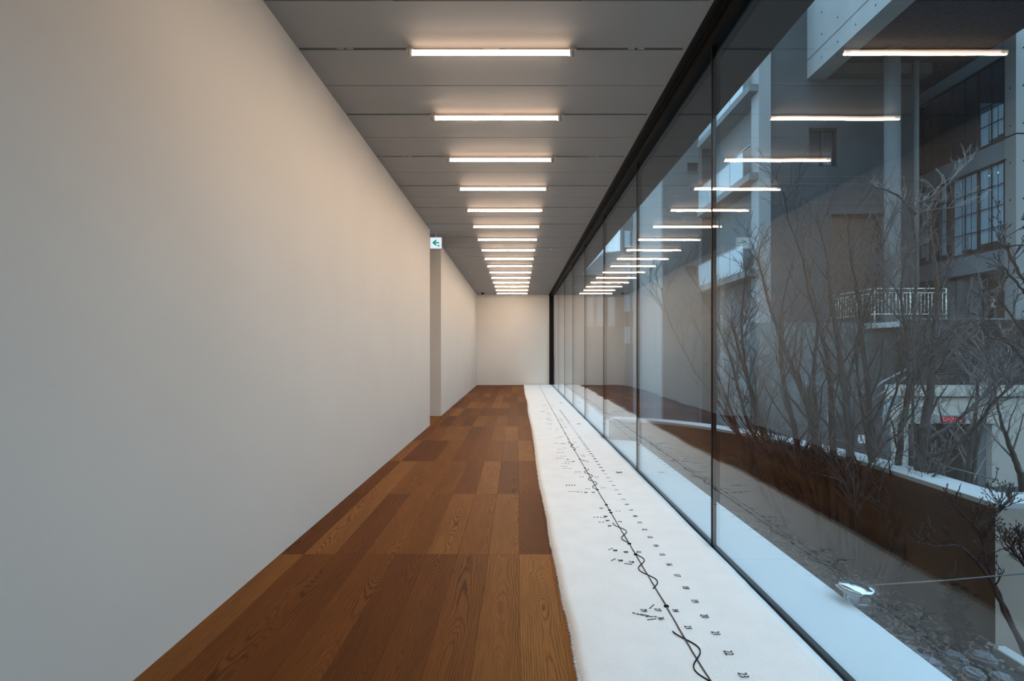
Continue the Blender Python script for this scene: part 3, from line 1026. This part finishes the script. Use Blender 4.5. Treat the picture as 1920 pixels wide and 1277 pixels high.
for q in range(5):
    x0 = a.x + .1 + q * gw_
    h = a.z - b.z - .06; z0 = b.z + .02
    for (u0, v0, u1, v1) in (((0, .8, 1, 1), (.4, .4, .6, .8), (0, .3, 1, .45), (.8, 0, 1, .3)), ((0, .0, .2, 1), (.35, .6, .8, .8), (.5, .1, .65, .6), (.85, 0, 1, 1)), ((0, .8, .7, 1), (0, .4, .7, .55), (.8, 0, 1, 1), (0, 0, .6, .2)), ((.1, .5, .6, .7), (.1, .5, .25, 1), (.8, .1, 1, 1), (0, .1, .9, .25)), ((0, .7, .9, .9), (.2, .1, .4, .7), (.6, .1, .8, .7), (0, 0, 1, .15)))[q]:
        xa, xb = x0 + u0 * gw_ * .8, x0 + u1 * gw_ * .8
        lt.quad((xa, 19.697, z0 + v0 * h), (xb, 19.697, z0 + v0 * h), (xb, 19.697, z0 + v1 * h), (xa, 19.697, z0 + v1 * h))
lt.build('letters', RED, ls)
nt_ = empty('garage_notice', (14.7, 19.95, -1.0), 'pale rules board with a green header beside the garage opening', 'notice')
a, b = P(1698, 762, 19.95), P(1742, 792, 19.95)
MB().box(a.x, b.x, 19.95, 19.99, b.z, a.z).build('board', CREAM, nt_)
MB().box(a.x + .02, a.x + .14, 19.94, 19.95, b.z + .15, a.z - .12).build('green_band', GREEN, nt_)
tl = MB()
for q in range(7):
    z = a.z - .06 - q * .075
    tl.quad((a.x + .2, 19.946, z), (b.x - .05 - .1 * (q % 3), 19.946, z), (b.x - .05 - .1 * (q % 3), 19.946, z + .02), (a.x + .2, 19.946, z + .02))
tag(tl.build('text_lines', GREYPRINT, nt_), kind='stuff')
ac = empty('wall_cabinet', (14.3, 19.8, -3), 'small cream meter cabinet standing left of the garage opening', 'cabinet')
a, b = P(1675, 812, 19.8), P(1697, 868, 19.8)
MB().box(a.x, b.x, 19.78, 19.99, b.z, a.z, .01).build('case', CREAM, ac)
vv = MB()
for q in range(5):
    vv.box(a.x + .05 + q * .07, a.x + .08 + q * .07, 19.76, 19.78, a.z - .45, a.z - .1)
tag(vv.build('vent_slits', SEAM, ac), kind='stuff')
MB().box(a.x, b.x, 19.74, 19.79, b.z - .1 + .1, b.z + .06).build('plinth', CREAM, ac)

# retaining wall and stair
rt = MB()
struct('wall_retaining', MB().box(9.6, 16.3, 22.0, 22.9, -3.7, 2.55).box(9.6, 14.5, 21.985, 22.0, 1.09, 1.12), mat('teal_grey_concrete', (0.13, 0.155, 0.16), 0.85, var=.08, vscale=.7))
struct('trim_8', MB().box(14.3, 16.2, 20.3, 22.3, 2.30, 2.50).box(14.9, 15.7, 20.2, 20.9, 2.45, 2.62), CAP)
rl_ = empty('deck_railing', (15, 20.3, 2.5), 'pale metal bar railing along the raised deck edge', 'railing')
yr = 20.3
xa, xb = P(1640, 0, yr).x, P(1774, 0, yr).x
zt, zm, zb = P(0, 541, yr).z, P(0, 549, yr).z, P(0, 589, yr).z
far = (xa, 24.2)
pts = [(xb, yr), (xa, yr), far]
for z, r in ((zt, .022), (zm, .018), (zb, .016)):
    MB().tube([(x, y, z) for x, y in pts], r, 8).build('rail', STEEL, rl_)
bal0 = MB().tube([(0, 0, zb), (0, 0, zm)], .011, 6)
bm = None
nB = 20
spots = [(xa + (xb - xa) * q / nB, yr) for q in range(nB + 1)] + [(xa, yr + (far[1] - yr) * q / 22) for q in range(1, 23)]
for q, (x, y) in enumerate(spots):
    if q in (0, nB // 2, nB, 22 + nB):
        MB().tube([(x, y, 2.3), (x, y, zt)], .024, 8).build('post', STEEL, rl_)
        continue
    if bm is None:
        o = MB().tube([(x, y, zb), (x, y, zm)], .011, 6).build('baluster', STEEL, rl_); bm = o; bx = (x, y)
    else:
        o = bm.copy(); COL.objects.link(o); o.location = (x - bx[0], y - bx[1], 0)

st = empty('stair_railing', (11, 18.5, -1), 'two pale handrails sloping down beside the court stair', 'railing')
for (y1, y2) in ((716, 737), (727, 751)):
    MB().tube([P(1512, y1, 18.8), P(1631, y2, 18.8)], .018, 8).build('rail', PIPE, st)
MB().tube([P(1631, 737, 18.8), P(1655, 716, 18.6), P(1700, 692, 18.4)], .03, 8).build('rail', PIPE, st)
MB().tube([P(1632, 752, 18.8), P(1660, 733, 18.6), P(1700, 706, 18.4)], .03, 8).build('rail', PIPE, st)
for px in (1512, 1552, 1592, 1631):
    t = (px - 1512) / 119
    a = P(px, 716 + 21 * t, 18.8)
    MB().tube([a, (a.x, a.y, -3.7)], .014, 6).build('post', PIPE, st)
sc = empty('slatted_enclosure', (11.8, 18, -3.7), 'dark brown slatted enclosure below the stair', 'enclosure')
a, b = P(1590, 780, 18), P(1656, 0, 18)
MB().box(a.x, b.x, 18.04, 19.2, -3.7, a.z - .02).build('backing', DARK, sc)
nsl = 24
for q in range(nsl):
    z0 = -3.7 + (a.z + 3.7) * q / nsl; z1 = -3.7 + (a.z + 3.7) * (q + .8) / nsl
    MB().box(a.x, b.x, 18.0, 18.04, z0, z1).build('slat', BROWN, sc)
np_ = empty('paper_notice', (11.7, 17.98, -1.6), 'white paper notice fixed to the brown slats', 'notice')
a, b = P(1609, 816, 17.97), P(1628, 831, 17.97)
MB().box(a.x, b.x, 17.965, 17.995, b.z, a.z).build('sheet', PAPER, np_)
tl = MB()
for q in range(4):
    tl.quad((a.x + .05, 17.962, a.z - .07 - q * .05), (b.x - .06, 17.962, a.z - .07 - q * .05), (b.x - .06, 17.962, a.z - .055 - q * .05), (a.x + .05, 17.962, a.z - .055 - q * .05))
tag(tl.build('text_lines', PALEYARN, np_), kind='stuff')
dp = P(1662, 0, 19.0)
tag(MB().tube([(dp.x, 19, -3.7), (dp.x, 19, -.9), (dp.x + .1, 19.1, -.6), (dp.x + .6, 19.3, -.35)], .13, 14).build('drain_pipe', PIPE, None, (dp.x, 19, -3.7)), 'thick grey drain pipe beside the cream garage wall', 'pipe')

# left wing with balconies
wg = empty('balcony_wing', (10.8, 25, -3.7), 'pale concrete wing with stacked glass balconies', 'building')
MB().box(10.35, 10.86, YF - .15, YF + .6, -3.7, 17).build('corner_pier', CONC_PALE, wg)
MB().box(10.86, 11.2, YF + .3, 30, -3.7, 16).build('wall', CONC, wg)
for zz in (12.55, 8.75, 4.6):
    MB().box(9.95, 10.86, YF - .1, 29.5, zz, zz + .3).build('balcony_slab', CONC, wg)
    for q in range(4):
        ya = YF + .6 + q * 1.45
        o = MB().box(9.97, 10.0, ya, ya + 1.4, zz + .32, zz + 1.45).build('balustrade_panel', BALGLASS, wg)
    MB().box(9.95, 10.02, YF - .1, 29.5, zz + 1.45, zz + 1.5).build('top_rail', PIPE, wg)
MB().box(10.2, 10.86, 29.5, 30, -3.7, 16).build('end_pier', CONC_DARK, wg)
pt = empty('pale_tower', (9.8, 32, -3.7), 'pale blue grey concrete tower with small square windows', 'building')
YT = 31.0
hol = [(P(1289, 0, YT).x, P(1310, 0, YT).x, P(0, 322, YT).z, P(0, 305, YT).z), (P(1288, 0, YT).x, P(1308, 0, YT).x, P(0, 515, YT).z, P(0, 499, YT).z),
       (P(1289, 0, YT).x, P(1309, 0, YT).x, P(0, 605, YT).z, P(0, 592, YT).z), (P(1324, 0, YT).x, P(1338, 0, YT).x, P(0, 525, YT).z, P(0, 455, YT).z)]
tw = MB(); wall_holes_y(tw, P(1243, 0, YT).x, 12.0, -3.7, 16, YT, YT + .4, hol)
tw.build('wall', CONC, pt)
MB().box(P(1243, 0, YT).x, P(1243, 0, YT).x + .3, YT + .4, YT + 8, -3.7, 16).build('side_wall', CONC_PALE, pt)
for h in hol:
    f = MB().box(h[0], h[1], YT + .22, YT + .26, h[2], h[3]).build('window', mat('small_dark_window', (0.05, 0.06, 0.07), .3), pt)
    MB().box(h[0] - .03, h[1] + .03, YT - .05, YT + .1, h[2] - .06, h[2]).build('sill', CONC, f)
fb = empty('distant_block', (9, 45, -3.7), 'distant grey block with window strips seen between glass joints', 'building')
YD = 45.0
MB().box(P(1168, 0, YD).x, P(1243, 0, YD).x, YD, YD + 1.2, -3.7, 18).build('wall', CONC, fb)
for q in range(7):
    z = 2 + q * 2.7
    MB().box(P(1171, 0, YD).x, P(1181, 0, YD).x, YD - .05, YD, z, z + 1.4).build('window', mat('far_pane', (.45, .55, .6), .3), fb)
    MB().box(P(1186, 0, YD).x, P(1195, 0, YD).x, YD - .05, YD, z, z + 1.4).build('window', mat('far_pane', (.45, .55, .6), .3), fb)
lh = empty('low_house', (7, 40, -3.7), 'low distant house with a sloping roof below the bright sky', 'building')
YH = 40.0
MB().box(1.9, P(1170, 0, YH).x, YH, YH + 8, -3.7, P(0, 520, YH).z).build('wall', CONC_DARK, lh)
r_ = MB()
a, b, c, d_ = P(1090, 515, YH - .4), P(1130, 474, YH - .4), P(1168, 470, YH - .4), P(1180, 515, YH - .4)
off = Vector((0, 8, 0))
r_.v = [a, b, c, d_, a + off, b + off, c + off, d_ + off]
for q in ((0, 3, 2, 1), (4, 5, 6, 7), (0, 1, 5, 4), (1, 2, 6, 5), (2, 3, 7, 6), (3, 0, 4, 7)):
    r_.f.append(q); r_.sm.append(False)
r_.build('roof', CONC_PALE, lh)
for q in range(3):
    x = P(1100 + q * 20, 0, YH).x
    MB().box(x, x + .5, YH - .06, YH, 3.2, 5.4).build('window', mat('house_pane', (.22, .26, .28), .4), lh)

# unseen blocks added around the court to hold back sky light
cb = empty('court_closing_block', (12, -8, -3.7), 'grey block closing the court on the near side', 'building')
MB().box(1.9, 40, -9, -8, -3.7, 6).build('wall', CONC_DARK, cb)
sb2 = empty('court_side_block', (26.5, 10, -3.7), 'low grey block along the far right side of the court', 'building')
MB().box(26.2, 27, -7.9, 40, -3.7, 10).build('wall', CONC_DARK, sb2)


# ------------------------------------------------------------------ glass cup on a cable
gc = P(1607, 1100, 3.0)
cup = empty('glass_cup', (gc.x, gc.y, gc.z), 'clear glass cup with a wide rim strung on a thin cable outside the glass', 'glass cup')
MB().lathe(gc, [(0.0, 0.022), (0.045, 0.020), (0.085, 0.008), (0.105, -0.010), (0.100, -0.014), (0.07, -0.004), (0.0, 0.002)], 28).build('rim', FROST, cup)
MB().lathe(gc, [(0.066, -0.012), (0.068, -0.06), (0.060, -0.085), (0.040, -0.102), (0.0, -0.107)], 28).build('bowl', CLEAR, cup)
tag(MB().tube([gc + Vector((.03, 0, .004)), P(1780, 1088, 3.05), P(1935, 1074, 3.1), P(2300, 1050, 3.2)], .0042, 6).build('cable', CABLE, None, gc),
    'thin grey cable stretched across the planting bed through the glass cup', 'cable')


# ------------------------------------------------------------------ bare trees
def catmull(pts, n=5):
    out = []
    m = len(pts)
    for i in range(m - 1):
        p0, p1, p2, p3 = pts[max(i - 1, 0)], pts[i], pts[i + 1], pts[min(i + 2, m - 1)]
        for k in range(n):
            t = k / n
            out.append(0.5 * ((2 * p1) + (p2 - p0) * t + (2 * p0 - 5 * p1 + 4 * p2 - p3) * t * t + (3 * p1 - p0 - 3 * p2 + p3) * t ** 3))
    out.append(pts[-1])
    return out


def sprout(rng, mb_b, mb_t, path, radii, n1, len1, n2, len2, t0=0.2, up=0.35, bud=0.0):
    m = len(path)
    for q in range(n1):
        t = t0 + (1 - t0) * (q + rng.random()) / n1
        i = min(int(t * (m - 1)), m - 2)
        base = path[i].lerp(path[i + 1], t * (m - 1) - i)
        tan = (path[i + 1] - path[i]).normalized()
        r0 = max(radii[i] * 0.45, 0.0022)
        az = rng.uniform(0, 2 * math.pi)
        side = Vector((math.cos(az), math.sin(az), rng.uniform(-.1, .4)))
        d = (tan * 0.75 + side * 0.75 + Vector((0, 0, up))).normalized()
        L = len1 * rng.uniform(.55, 1.15) * (1 - .45 * t)
        pts = [base]; p = base.copy(); ns = 5
        for s_ in range(ns):
            d = (d + Vector((rng.uniform(-1, 1), rng.uniform(-1, 1), rng.uniform(-.6, 1))) * .20 + Vector((0, 0, .05))).normalized()
            p = p + d * L / ns
            pts.append(p.copy())
        if min(v.x for v in pts) < 1.55: continue
        rs = [r0 * (1 - .78 * k / ns) for k in range(ns + 1)]
        mb_b.tube(pts, rs, 5, cap=False)
        for u in range(n2):
            tt = .15 + .85 * (u + rng.random()) / n2
            ii = min(int(tt * ns), ns - 1)
            b2 = pts[ii].lerp(pts[ii + 1], tt * ns - ii)
            tn = (pts[ii + 1] - pts[ii]).normalized()
            az = rng.uniform(0, 2 * math.pi)
            d2 = (tn * .8 + Vector((math.cos(az), math.sin(az), rng.uniform(-.2, .5))) * .7).normalized()
            L2 = len2 * rng.uniform(.4, 1.2)
            tp = [b2]; pp = b2.copy()
            for s_ in range(3):
                d2 = (d2 + Vector((rng.uniform(-1, 1), rng.uniform(-1, 1), rng.uniform(-.6, 1))) * .22).normalized()
                pp = pp + d2 * L2 / 3; tp.append(pp.copy())
            if min(v.x for v in tp) < 1.5: continue
            mb_t.tube(tp, [.0031, .0027, .0022, .0015], 3, cap=False)
            for z_ in range(3):
                k2 = rng.choice((1, 2))
                d3 = (d2 + Vector((rng.uniform(-1, 1), rng.uniform(-1, 1), rng.uniform(-.5, 1))) * .8).normalized()
                e2 = tp[k2] + d3 * L2 * rng.uniform(.2, .45)
                mb_t.tube([tp[k2], (tp[k2] + e2) / 2 + Vector((rng.uniform(-1, 1), rng.uniform(-1, 1), 1)) * .004, e2], [.0021, .0018, .0012], 3, cap=False)
                if bud > 0 and rng.random() < bud:
                    mb_t.tube([e2, e2 + d3 * .012, e2 + d3 * .022], [.0015, .0042, .0008], 4, cap=False)


def tree(name, label, stems, seed, n1=9, len1=.75, n2=8, len2=.34, bark=BARK, twig=TWIG, group=None, t0=.25, bud=0.0, up=.35):
    rng = random.Random(seed)
    b0 = P(*stems[0][0][:3])
    root = empty(name, (b0.x, b0.y, ZSOIL), label, 'tree', group)
    bb = MB(); tt = MB()
    for st_ in stems:
        pts = [P(q[0], q[1], q[2]) for q in st_]
        rad = [q[3] / 1000 * q[2] / 2 for q in st_]       # q[3] = thickness seen from the hall
        base = pts[0]
        if base.z > ZSOIL - .02 and st_[0][4:] == ():      # root the stem in the soil
            pts = [Vector((base.x + rng.uniform(-.03, .03), base.y + rng.uniform(-.03, .03), ZSOIL - .05))] + pts
            rad = [rad[0] * 1.12] + rad
        path = catmull(pts, 5)
        rr_ = []
        for i in range(len(pts) - 1):
            for k in range(5): rr_.append(rad[i] + (rad[i + 1] - rad[i]) * k / 5)
        rr_.append(rad[-1])
        path = [p + Vector((rng.uniform(-1, 1), rng.uniform(-1, 1), 0)) * .006 for p in path]
        MB().tube(path, rr_, 9).build('stem', bark, root)
        sprout(rng, bb, tt, path, rr_, int(n1 * 1.8) if bud == 0 else n1, len1, n2, len2, t0, up, bud)
    tag(bb.build('branches', bark if twig is not PALETWIG else PALETWIG, root), kind='stuff')
    tag(tt.build('twigs', twig, root), kind='stuff')
    return root


G = 'bare trees in the planting bed'
# (px, py, depth, thickness in px)
tree('bare_tree', 'bare tree with the thickest dark twin trunks, nearest the wall corner', [
    [(1656, 1112, 4.75, 30), (1676, 1046, 4.75, 26), (1713, 957, 4.78, 23), (1728, 856, 4.8, 18), (1733, 800, 4.82, 16), (1743, 746, 4.85, 14), (1748, 680, 4.9, 12), (1758, 556, 5.0, 9), (1750, 479, 5.0, 6), (1745, 440, 5.0, 4)],
    [(1668, 1100, 4.65, 22), (1694, 1010, 4.68, 20), (1720, 935, 4.72, 15), (1735, 870, 4.75, 12)],
    [(1730, 858, 4.8, 9, 1), (1775, 846, 4.7, 7), (1825, 808, 4.6, 6), (1863, 755, 4.5, 5), (1925, 695, 4.4, 3)],
    [(1738, 826, 4.8, 8, 1), (1788, 793, 4.9, 6), (1835, 751, 5.0, 5.5), (1872, 708, 5.1, 5), (1925, 680, 5.2, 3)],
    [(1748, 700, 4.88, 8, 1), (1790, 655, 5.0, 5), (1835, 610, 5.1, 4), (1862, 560, 5.2, 3)]], 21, n1=5, len1=.62, n2=6, group=G)
tree('bare_tree', 'slim bare tree just left of the thick twin trunks', [
    [(1646, 1085, 4.95, 15), (1660, 1045, 4.95, 15), (1681, 912, 5.0, 13), (1691, 800, 5.05, 10), (1702, 755, 5.1, 8), (1722, 680, 5.15, 7), (1740, 600, 5.2, 5), (1775, 520, 5.3, 3)],
    [(1688, 815, 5.05, 8, 1), (1700, 740, 4.9, 6), (1702, 660, 4.9, 5), (1690, 560, 4.9, 4), (1700, 470, 4.9, 3)]], 22, n1=7, group=G)
tree('bare_tree', 'straight bare tree rising past the white paper notice', [
    [(1620, 1066, 5.15, 14), (1628, 990, 5.15, 13), (1635, 875, 5.15, 12), (1632, 811, 5.2, 11), (1628, 736, 5.2, 10), (1619, 655, 5.25, 8), (1611, 560, 5.3, 6), (1596, 490, 5.3, 4), (1590, 420, 5.3, 2.5)],
    [(1608, 1060, 5.0, 9), (1612, 960, 5.0, 8), (1628, 880, 5.0, 6), (1662, 790, 5.1, 5), (1690, 700, 5.1, 4), (1712, 640, 5.1, 3)],
    [(1635, 880, 5.15, 8, 1), (1622, 800, 5.3, 6), (1608, 690, 5.4, 5), (1620, 600, 5.4, 3.5), (1650, 500, 5.4, 2.5)]], 23, n1=9, group=G)
tree('bare_tree', 'bare tree with two close parallel stems in the middle of the row', [
    [(1597, 1060, 5.1, 15), (1594, 960, 5.15, 15), (1594, 875, 5.2, 14), (1591, 794, 5.25, 13), (1582, 723, 5.3, 11), (1571, 641, 5.35, 9), (1558, 560, 5.4, 7), (1550, 480, 5.4, 4), (1530, 400, 5.4, 2.5)],
    [(1575, 1055, 5.35, 14), (1566, 970, 5.4, 14), (1563, 880, 5.45, 13), (1560, 790, 5.5, 12), (1556, 702, 5.55, 10), (1545, 640, 5.6, 8), (1520, 560, 5.6, 6), (1506, 490, 5.6, 4), (1478, 410, 5.6, 3), (1470, 360, 5.6, 2)],
    [(1582, 730, 5.3, 7, 1), (1600, 680, 5.4, 6), (1610, 620, 5.4, 5), (1635, 540, 5.5, 3.5), (1660, 450, 5.5, 2)]], 24, n1=9, group=G)
tree('bare_tree', 'leaning many-stemmed bare tree with brown lower stems left of the row', [
    [(1560, 1040, 5.6, 16), (1545, 940, 5.65, 17), (1533, 850, 5.7, 15), (1515, 760, 5.75, 12), (1490, 700, 5.8, 10), (1466, 640, 5.85, 8), (1440, 560, 5.9, 5), (1420, 480, 6.0, 3)],
    [(1550, 1030, 5.75, 13), (1527, 955, 5.8, 13), (1502, 870, 5.9, 12), (1489, 800, 5.95, 10), (1470, 720, 6.0, 8), (1462, 640, 6.05, 6), (1470, 560, 6.1, 4), (1490, 480, 6.1, 2.5)],
    [(1540, 1020, 5.9, 10), (1519, 960, 6.0, 10), (1470, 870, 6.1, 8), (1437, 815, 6.2, 7), (1412, 740, 6.3, 6), (1391, 680, 6.4, 4.5), (1370, 600, 6.4, 3)],
    [(1535, 1015, 6.0, 9), (1505, 950, 6.1, 9), (1450, 860, 6.2, 7), (1407, 805, 6.3, 6), (1385, 730, 6.4, 5), (1362, 650, 6.5, 3.5), (1320, 560, 6.5, 2.5), (1285, 500, 6.6, 1.8)],
    [(1555, 1035, 5.7, 11), (1540, 960, 5.75, 11), (1520, 880, 5.75, 10), (1530, 800, 5.8, 9), (1525, 700, 5.8, 7), (1533, 600, 5.9, 5), (1515, 500, 5.9, 3)]], 25, n1=11, len1=.85, n2=9, group=G)
tree('bare_tree', 'low bare tree at the far left of the row, leaning towards the glass joint', [
    [(1470, 985, 6.3, 10), (1430, 900, 6.5, 9), (1395, 830, 6.6, 7), (1350, 760, 6.7, 5), (1300, 690, 6.8, 4), (1255, 600, 6.8, 2.5), (1240, 540, 6.8, 1.8)],
    [(1480, 990, 6.2, 9), (1455, 900, 6.3, 8), (1425, 800, 6.4, 6), (1400, 700, 6.5, 5), (1390, 600, 6.5, 3.5), (1400, 500, 6.5, 2.2)],
    [(1465, 980, 6.4, 8), (1410, 880, 6.5, 7), (1375, 780, 6.6, 5), (1340, 690, 6.7, 3.5), (1300, 600, 6.7, 2)]], 26, n1=10, len1=.8, n2=9, group=G)
tree('bare_tree', 'thin pale bare saplings in front of the garage opening', [
    [(1800, 1432, 6.6, 11, 1), (1806, 1020, 6.6, 9), (1812, 900, 6.6, 9), (1822, 830, 6.6, 8), (1830, 760, 6.6, 6), (1835, 700, 6.6, 5), (1850, 640, 6.6, 3)],
    [(1812, 1432, 6.6, 10, 1), (1818, 1010, 6.6, 8), (1826, 870, 6.6, 7), (1845, 790, 6.6, 6), (1862, 740, 6.6, 5), (1890, 660, 6.6, 3)],
    [(1776, 1410, 6.8, 6, 1), (1776, 1000, 6.8, 5), (1777, 880, 6.8, 4), (1774, 830, 6.8, 3), (1760, 760, 6.8, 2)],
    [(1930, 1571, 5.6, 15, 1), (1918, 960, 5.6, 12), (1908, 880, 5.6, 10), (1895, 840, 5.6, 8), (1880, 800, 5.6, 6), (1870, 760, 5.6, 4), (1860, 690, 5.6, 3)]], 27, n1=5, len1=.8, n2=5, twig=PALETWIG, group=G)
# budded magnolia reaching in from the right
tree('budded_tree', 'dark budded tree reaching in from outside the frame, upper right', [
    [(1990, 1330, 3.05, 30), (1985, 900, 3.1, 24), (1975, 650, 3.1, 18), (1960, 500, 3.1, 12), (1935, 440, 3.1, 7), (1918, 425, 3.1, 4)],
    [(1978, 700, 3.1, 10, 1), (1930, 640, 3.1, 6), (1895, 590, 3.1, 4), (1870, 555, 3.1, 3)],
    [(1972, 620, 3.1, 10, 1), (1925, 540, 3.05, 6), (1895, 480, 3.05, 4.5), (1868, 440, 3.05, 3)],
    [(1975, 660, 3.1, 10, 1), (1935, 570, 3.0, 6), (1905, 530, 3.0, 4), (1880, 500, 3.0, 3)],
    [(1985, 830, 3.1, 10, 1), (1930, 700, 3.1, 6), (1900, 650, 3.1, 4), (1850, 630, 3.1, 3)]], 28, n1=5, len1=.28, n2=2, len2=.12, bark=DARKTWIG, twig=DARKTWIG, t0=.4, bud=.9)
# dark shrubs low on the right
def shrub(name, label, stems, seed, **kw):
    o = tree(name, label, stems, seed, bark=DARKTWIG, twig=DARKTWIG, **kw)
    o['category'] = 'shrub'
    return o


shrub('bare_shrub', 'dark bare shrub arching across the concrete wall corner', [
    [(1935, 1262, 3.2, 9), (1920, 1222, 3.2, 8), (1891, 1163, 3.2, 8), (1855, 1085, 3.2, 7), (1825, 1047, 3.2, 5), (1796, 1023, 3.2, 4), (1760, 1025, 3.2, 2.5), (1735, 1020, 3.2, 2)],
    [(1938, 1258, 3.22, 8), (1894, 1160, 3.22, 7), (1862, 1090, 3.25, 6), (1847, 1048, 3.25, 5), (1838, 1004, 3.25, 4), (1815, 975, 3.25, 3), (1785, 945, 3.25, 2)],
    [(1842, 1010, 3.25, 4, 1), (1860, 975, 3.2, 3), (1885, 945, 3.2, 2)]], 31, n1=11, len1=.24, n2=4, len2=.09, t0=.45, bud=.35)
shrub('bare_shrub', 'dark budded shrub against the pale end wall, right of the corner', [
    [(1960, 1180, 3.25, 7), (1930, 1080, 3.25, 6), (1905, 1040, 3.25, 4), (1885, 1020, 3.25, 2.5)],
    [(1965, 1190, 3.2, 7), (1935, 1085, 3.2, 5), (1920, 1045, 3.2, 4), (1910, 1010, 3.2, 2.5)]], 32, n1=9, len1=.2, n2=4, len2=.08, t0=.45, bud=.9)

# pale pine-like branch lit high in the court
pb = tree('weeping_tree', 'pale twisted tree with a flat windswept crown before the round column', [
    [(1709, 1196, 9.5, 7, 1), (1712, 760, 9.5, 5), (1714, 600, 9.5, 5), (1718, 480, 9.5, 4.5), (1712, 395, 9.5, 4), (1735, 376, 9.5, 4), (1750, 379, 9.5, 3)],
    [(1716, 402, 9.5, 5, 1), (1690, 372, 9.5, 4), (1665, 358, 9.5, 3), (1640, 350, 9.5, 2)],
    [(1735, 376, 9.5, 4, 1), (1760, 360, 9.5, 3), (1790, 332, 9.5, 2.2), (1815, 305, 9.5, 1.5)],
    [(1716, 400, 9.5, 3, 1), (1760, 392, 9.6, 2.5), (1810, 386, 9.6, 2), (1845, 375, 9.6, 1.5)]], 33, n1=7, len1=.42, n2=3, len2=.24, bark=BARK, twig=PALETWIG, t0=.1, up=.7)

# ground cover: dead leaves and broken twigs, ivy clump
gcv = MB()
rg = random.Random(9)
for k in range(5200):
    x = rg.uniform(1.9, 3.25); y = 2.0 + rg.random() * 5.5
    if y > 5 and x > 3.3 - (y - 5) * .35: continue
    z = ZSOIL + .05 + rg.random() * .10 * (1 if rg.random() < .6 else .3)
    s_ = rg.uniform(.010, .026)
    a = rg.uniform(0, 6.28); d1 = Vector((math.cos(a), math.sin(a), rg.uniform(-.4, .4))) * s_
    d2 = Vector((-math.sin(a), math.cos(a), rg.uniform(-.5, .5))) * s_ * .6
    c = Vector((x, y, z))
    gcv.tri(c - d1, c + d2, c + d1); gcv.tri(c - d1, c + d1, c - d2 + Vector((0, 0, s_ * .4)))
tag(gcv.build('dead_leaves', LEAF, None, (2.6, 4, ZSOIL)), 'brown dead leaves littering the planting bed behind the glass', 'leaves', kind='stuff')
tw_ = MB()
for k in range(620):
    x = rg.uniform(1.95, 3.02); y = 2.2 + rg.random() * 3.2
    p = Vector((x, y, ZSOIL + .02)); d_ = Vector((rg.uniform(-1, 1), rg.uniform(-1, 1), rg.uniform(.2, 1.2))).normalized()
    L = rg.uniform(.08, .26); pts = [p]
    for s_ in range(3):
        d_ = (d_ + Vector((rg.uniform(-1, 1), rg.uniform(-1, 1), rg.uniform(-1, .6))) * .35).normalized(); p = p + d_ * L / 3; pts.append(p.copy())
    tw_.tube(pts, [.0024, .002, .0016, .001], 3, cap=False)
tag(tw_.build('fallen_twigs', TWIG, None, (2.6, 4, ZSOIL)), 'tangle of thin dry twigs over the planting bed', 'twigs', kind='stuff')
STONE = mat('blue_grey_stone', (0.15, 0.17, 0.20), 0.85, var=.2, vscale=6)
rs = random.Random(17)
spots_ = ((1700, 1215), (1742, 1236), (1790, 1228), (1765, 1262), (1826, 1258), (1842, 1226), (1880, 1268), (1715, 1262))
spots_ = sorted(spots_, key=lambda p: (p[0] - 970) / (p[1] - 657))
for si, (px, py) in enumerate(spots_):
    Y = (CAMZ - ZSOIL - .06) * 1000 / (py - 657); X = (px - 970) / 1000 * Y
    n_ = 8; a0 = rs.uniform(0, 6); R_ = rs.uniform(.055, .085)
    poly = [(X + R_ * rs.uniform(.8, 1.15) * math.cos(a0 + 6.283 * q / n_), Y + R_ * 1.2 * rs.uniform(.8, 1.15) * math.sin(a0 + 6.283 * q / n_)) for q in range(n_)]
    mb = MB(); mb.prism(poly, ZSOIL - .03, ZSOIL + .045)
    top = [(X + (x - X) * .8, Y + (y - Y) * .8) for x, y in poly]
    mb.prism(top, ZSOIL + .04, ZSOIL + .06)
    tag(mb.build('flat_stone', STONE, None, (X, Y, ZSOIL)), 'flat blue grey stone among dead leaves, %s out from the white ledge' % words[si], 'stone', 'flat stones in the planting bed')
iv = empty('ivy_clump', (3.2, 4.0, ZSOIL), 'dark upright ivy clump against the inner parapet wall', 'ivy')
lv = MB(); stv = MB()
ri = random.Random(13)
for k in range(420):
    t = ri.random(); ctr = P(1800 - 12 * t, 1215 - 125 * t, 3.75)
    sp2 = .10 * (1 - .3 * t) * (1.25 if t > .75 else 1)
    c = ctr + Vector((ri.gauss(0, sp2 * .45), ri.gauss(0, sp2 * .5), ri.gauss(0, .05)))
    s_ = ri.uniform(.014, .03); a = ri.uniform(0, 6.28)
    d1 = Vector((math.cos(a), math.sin(a), ri.uniform(-.8, .4))) * s_; d2 = Vector((-math.sin(a), math.cos(a), ri.uniform(-.5, .5))) * s_ * .7
    lv.tri(c - d1, c + d2, c + d1); lv.tri(c - d1, c + d1, c - d2)
tag(lv.build('leaves', IVY, iv), kind='stuff')
stv.tube([P(1802, 1225, 3.75), P(1796, 1160, 3.75), P(1790, 1095, 3.75), P(1791, 1050, 3.75)], [.010, .008, .005, .002], 6)
stv.build('stem', DARKTWIG, iv)
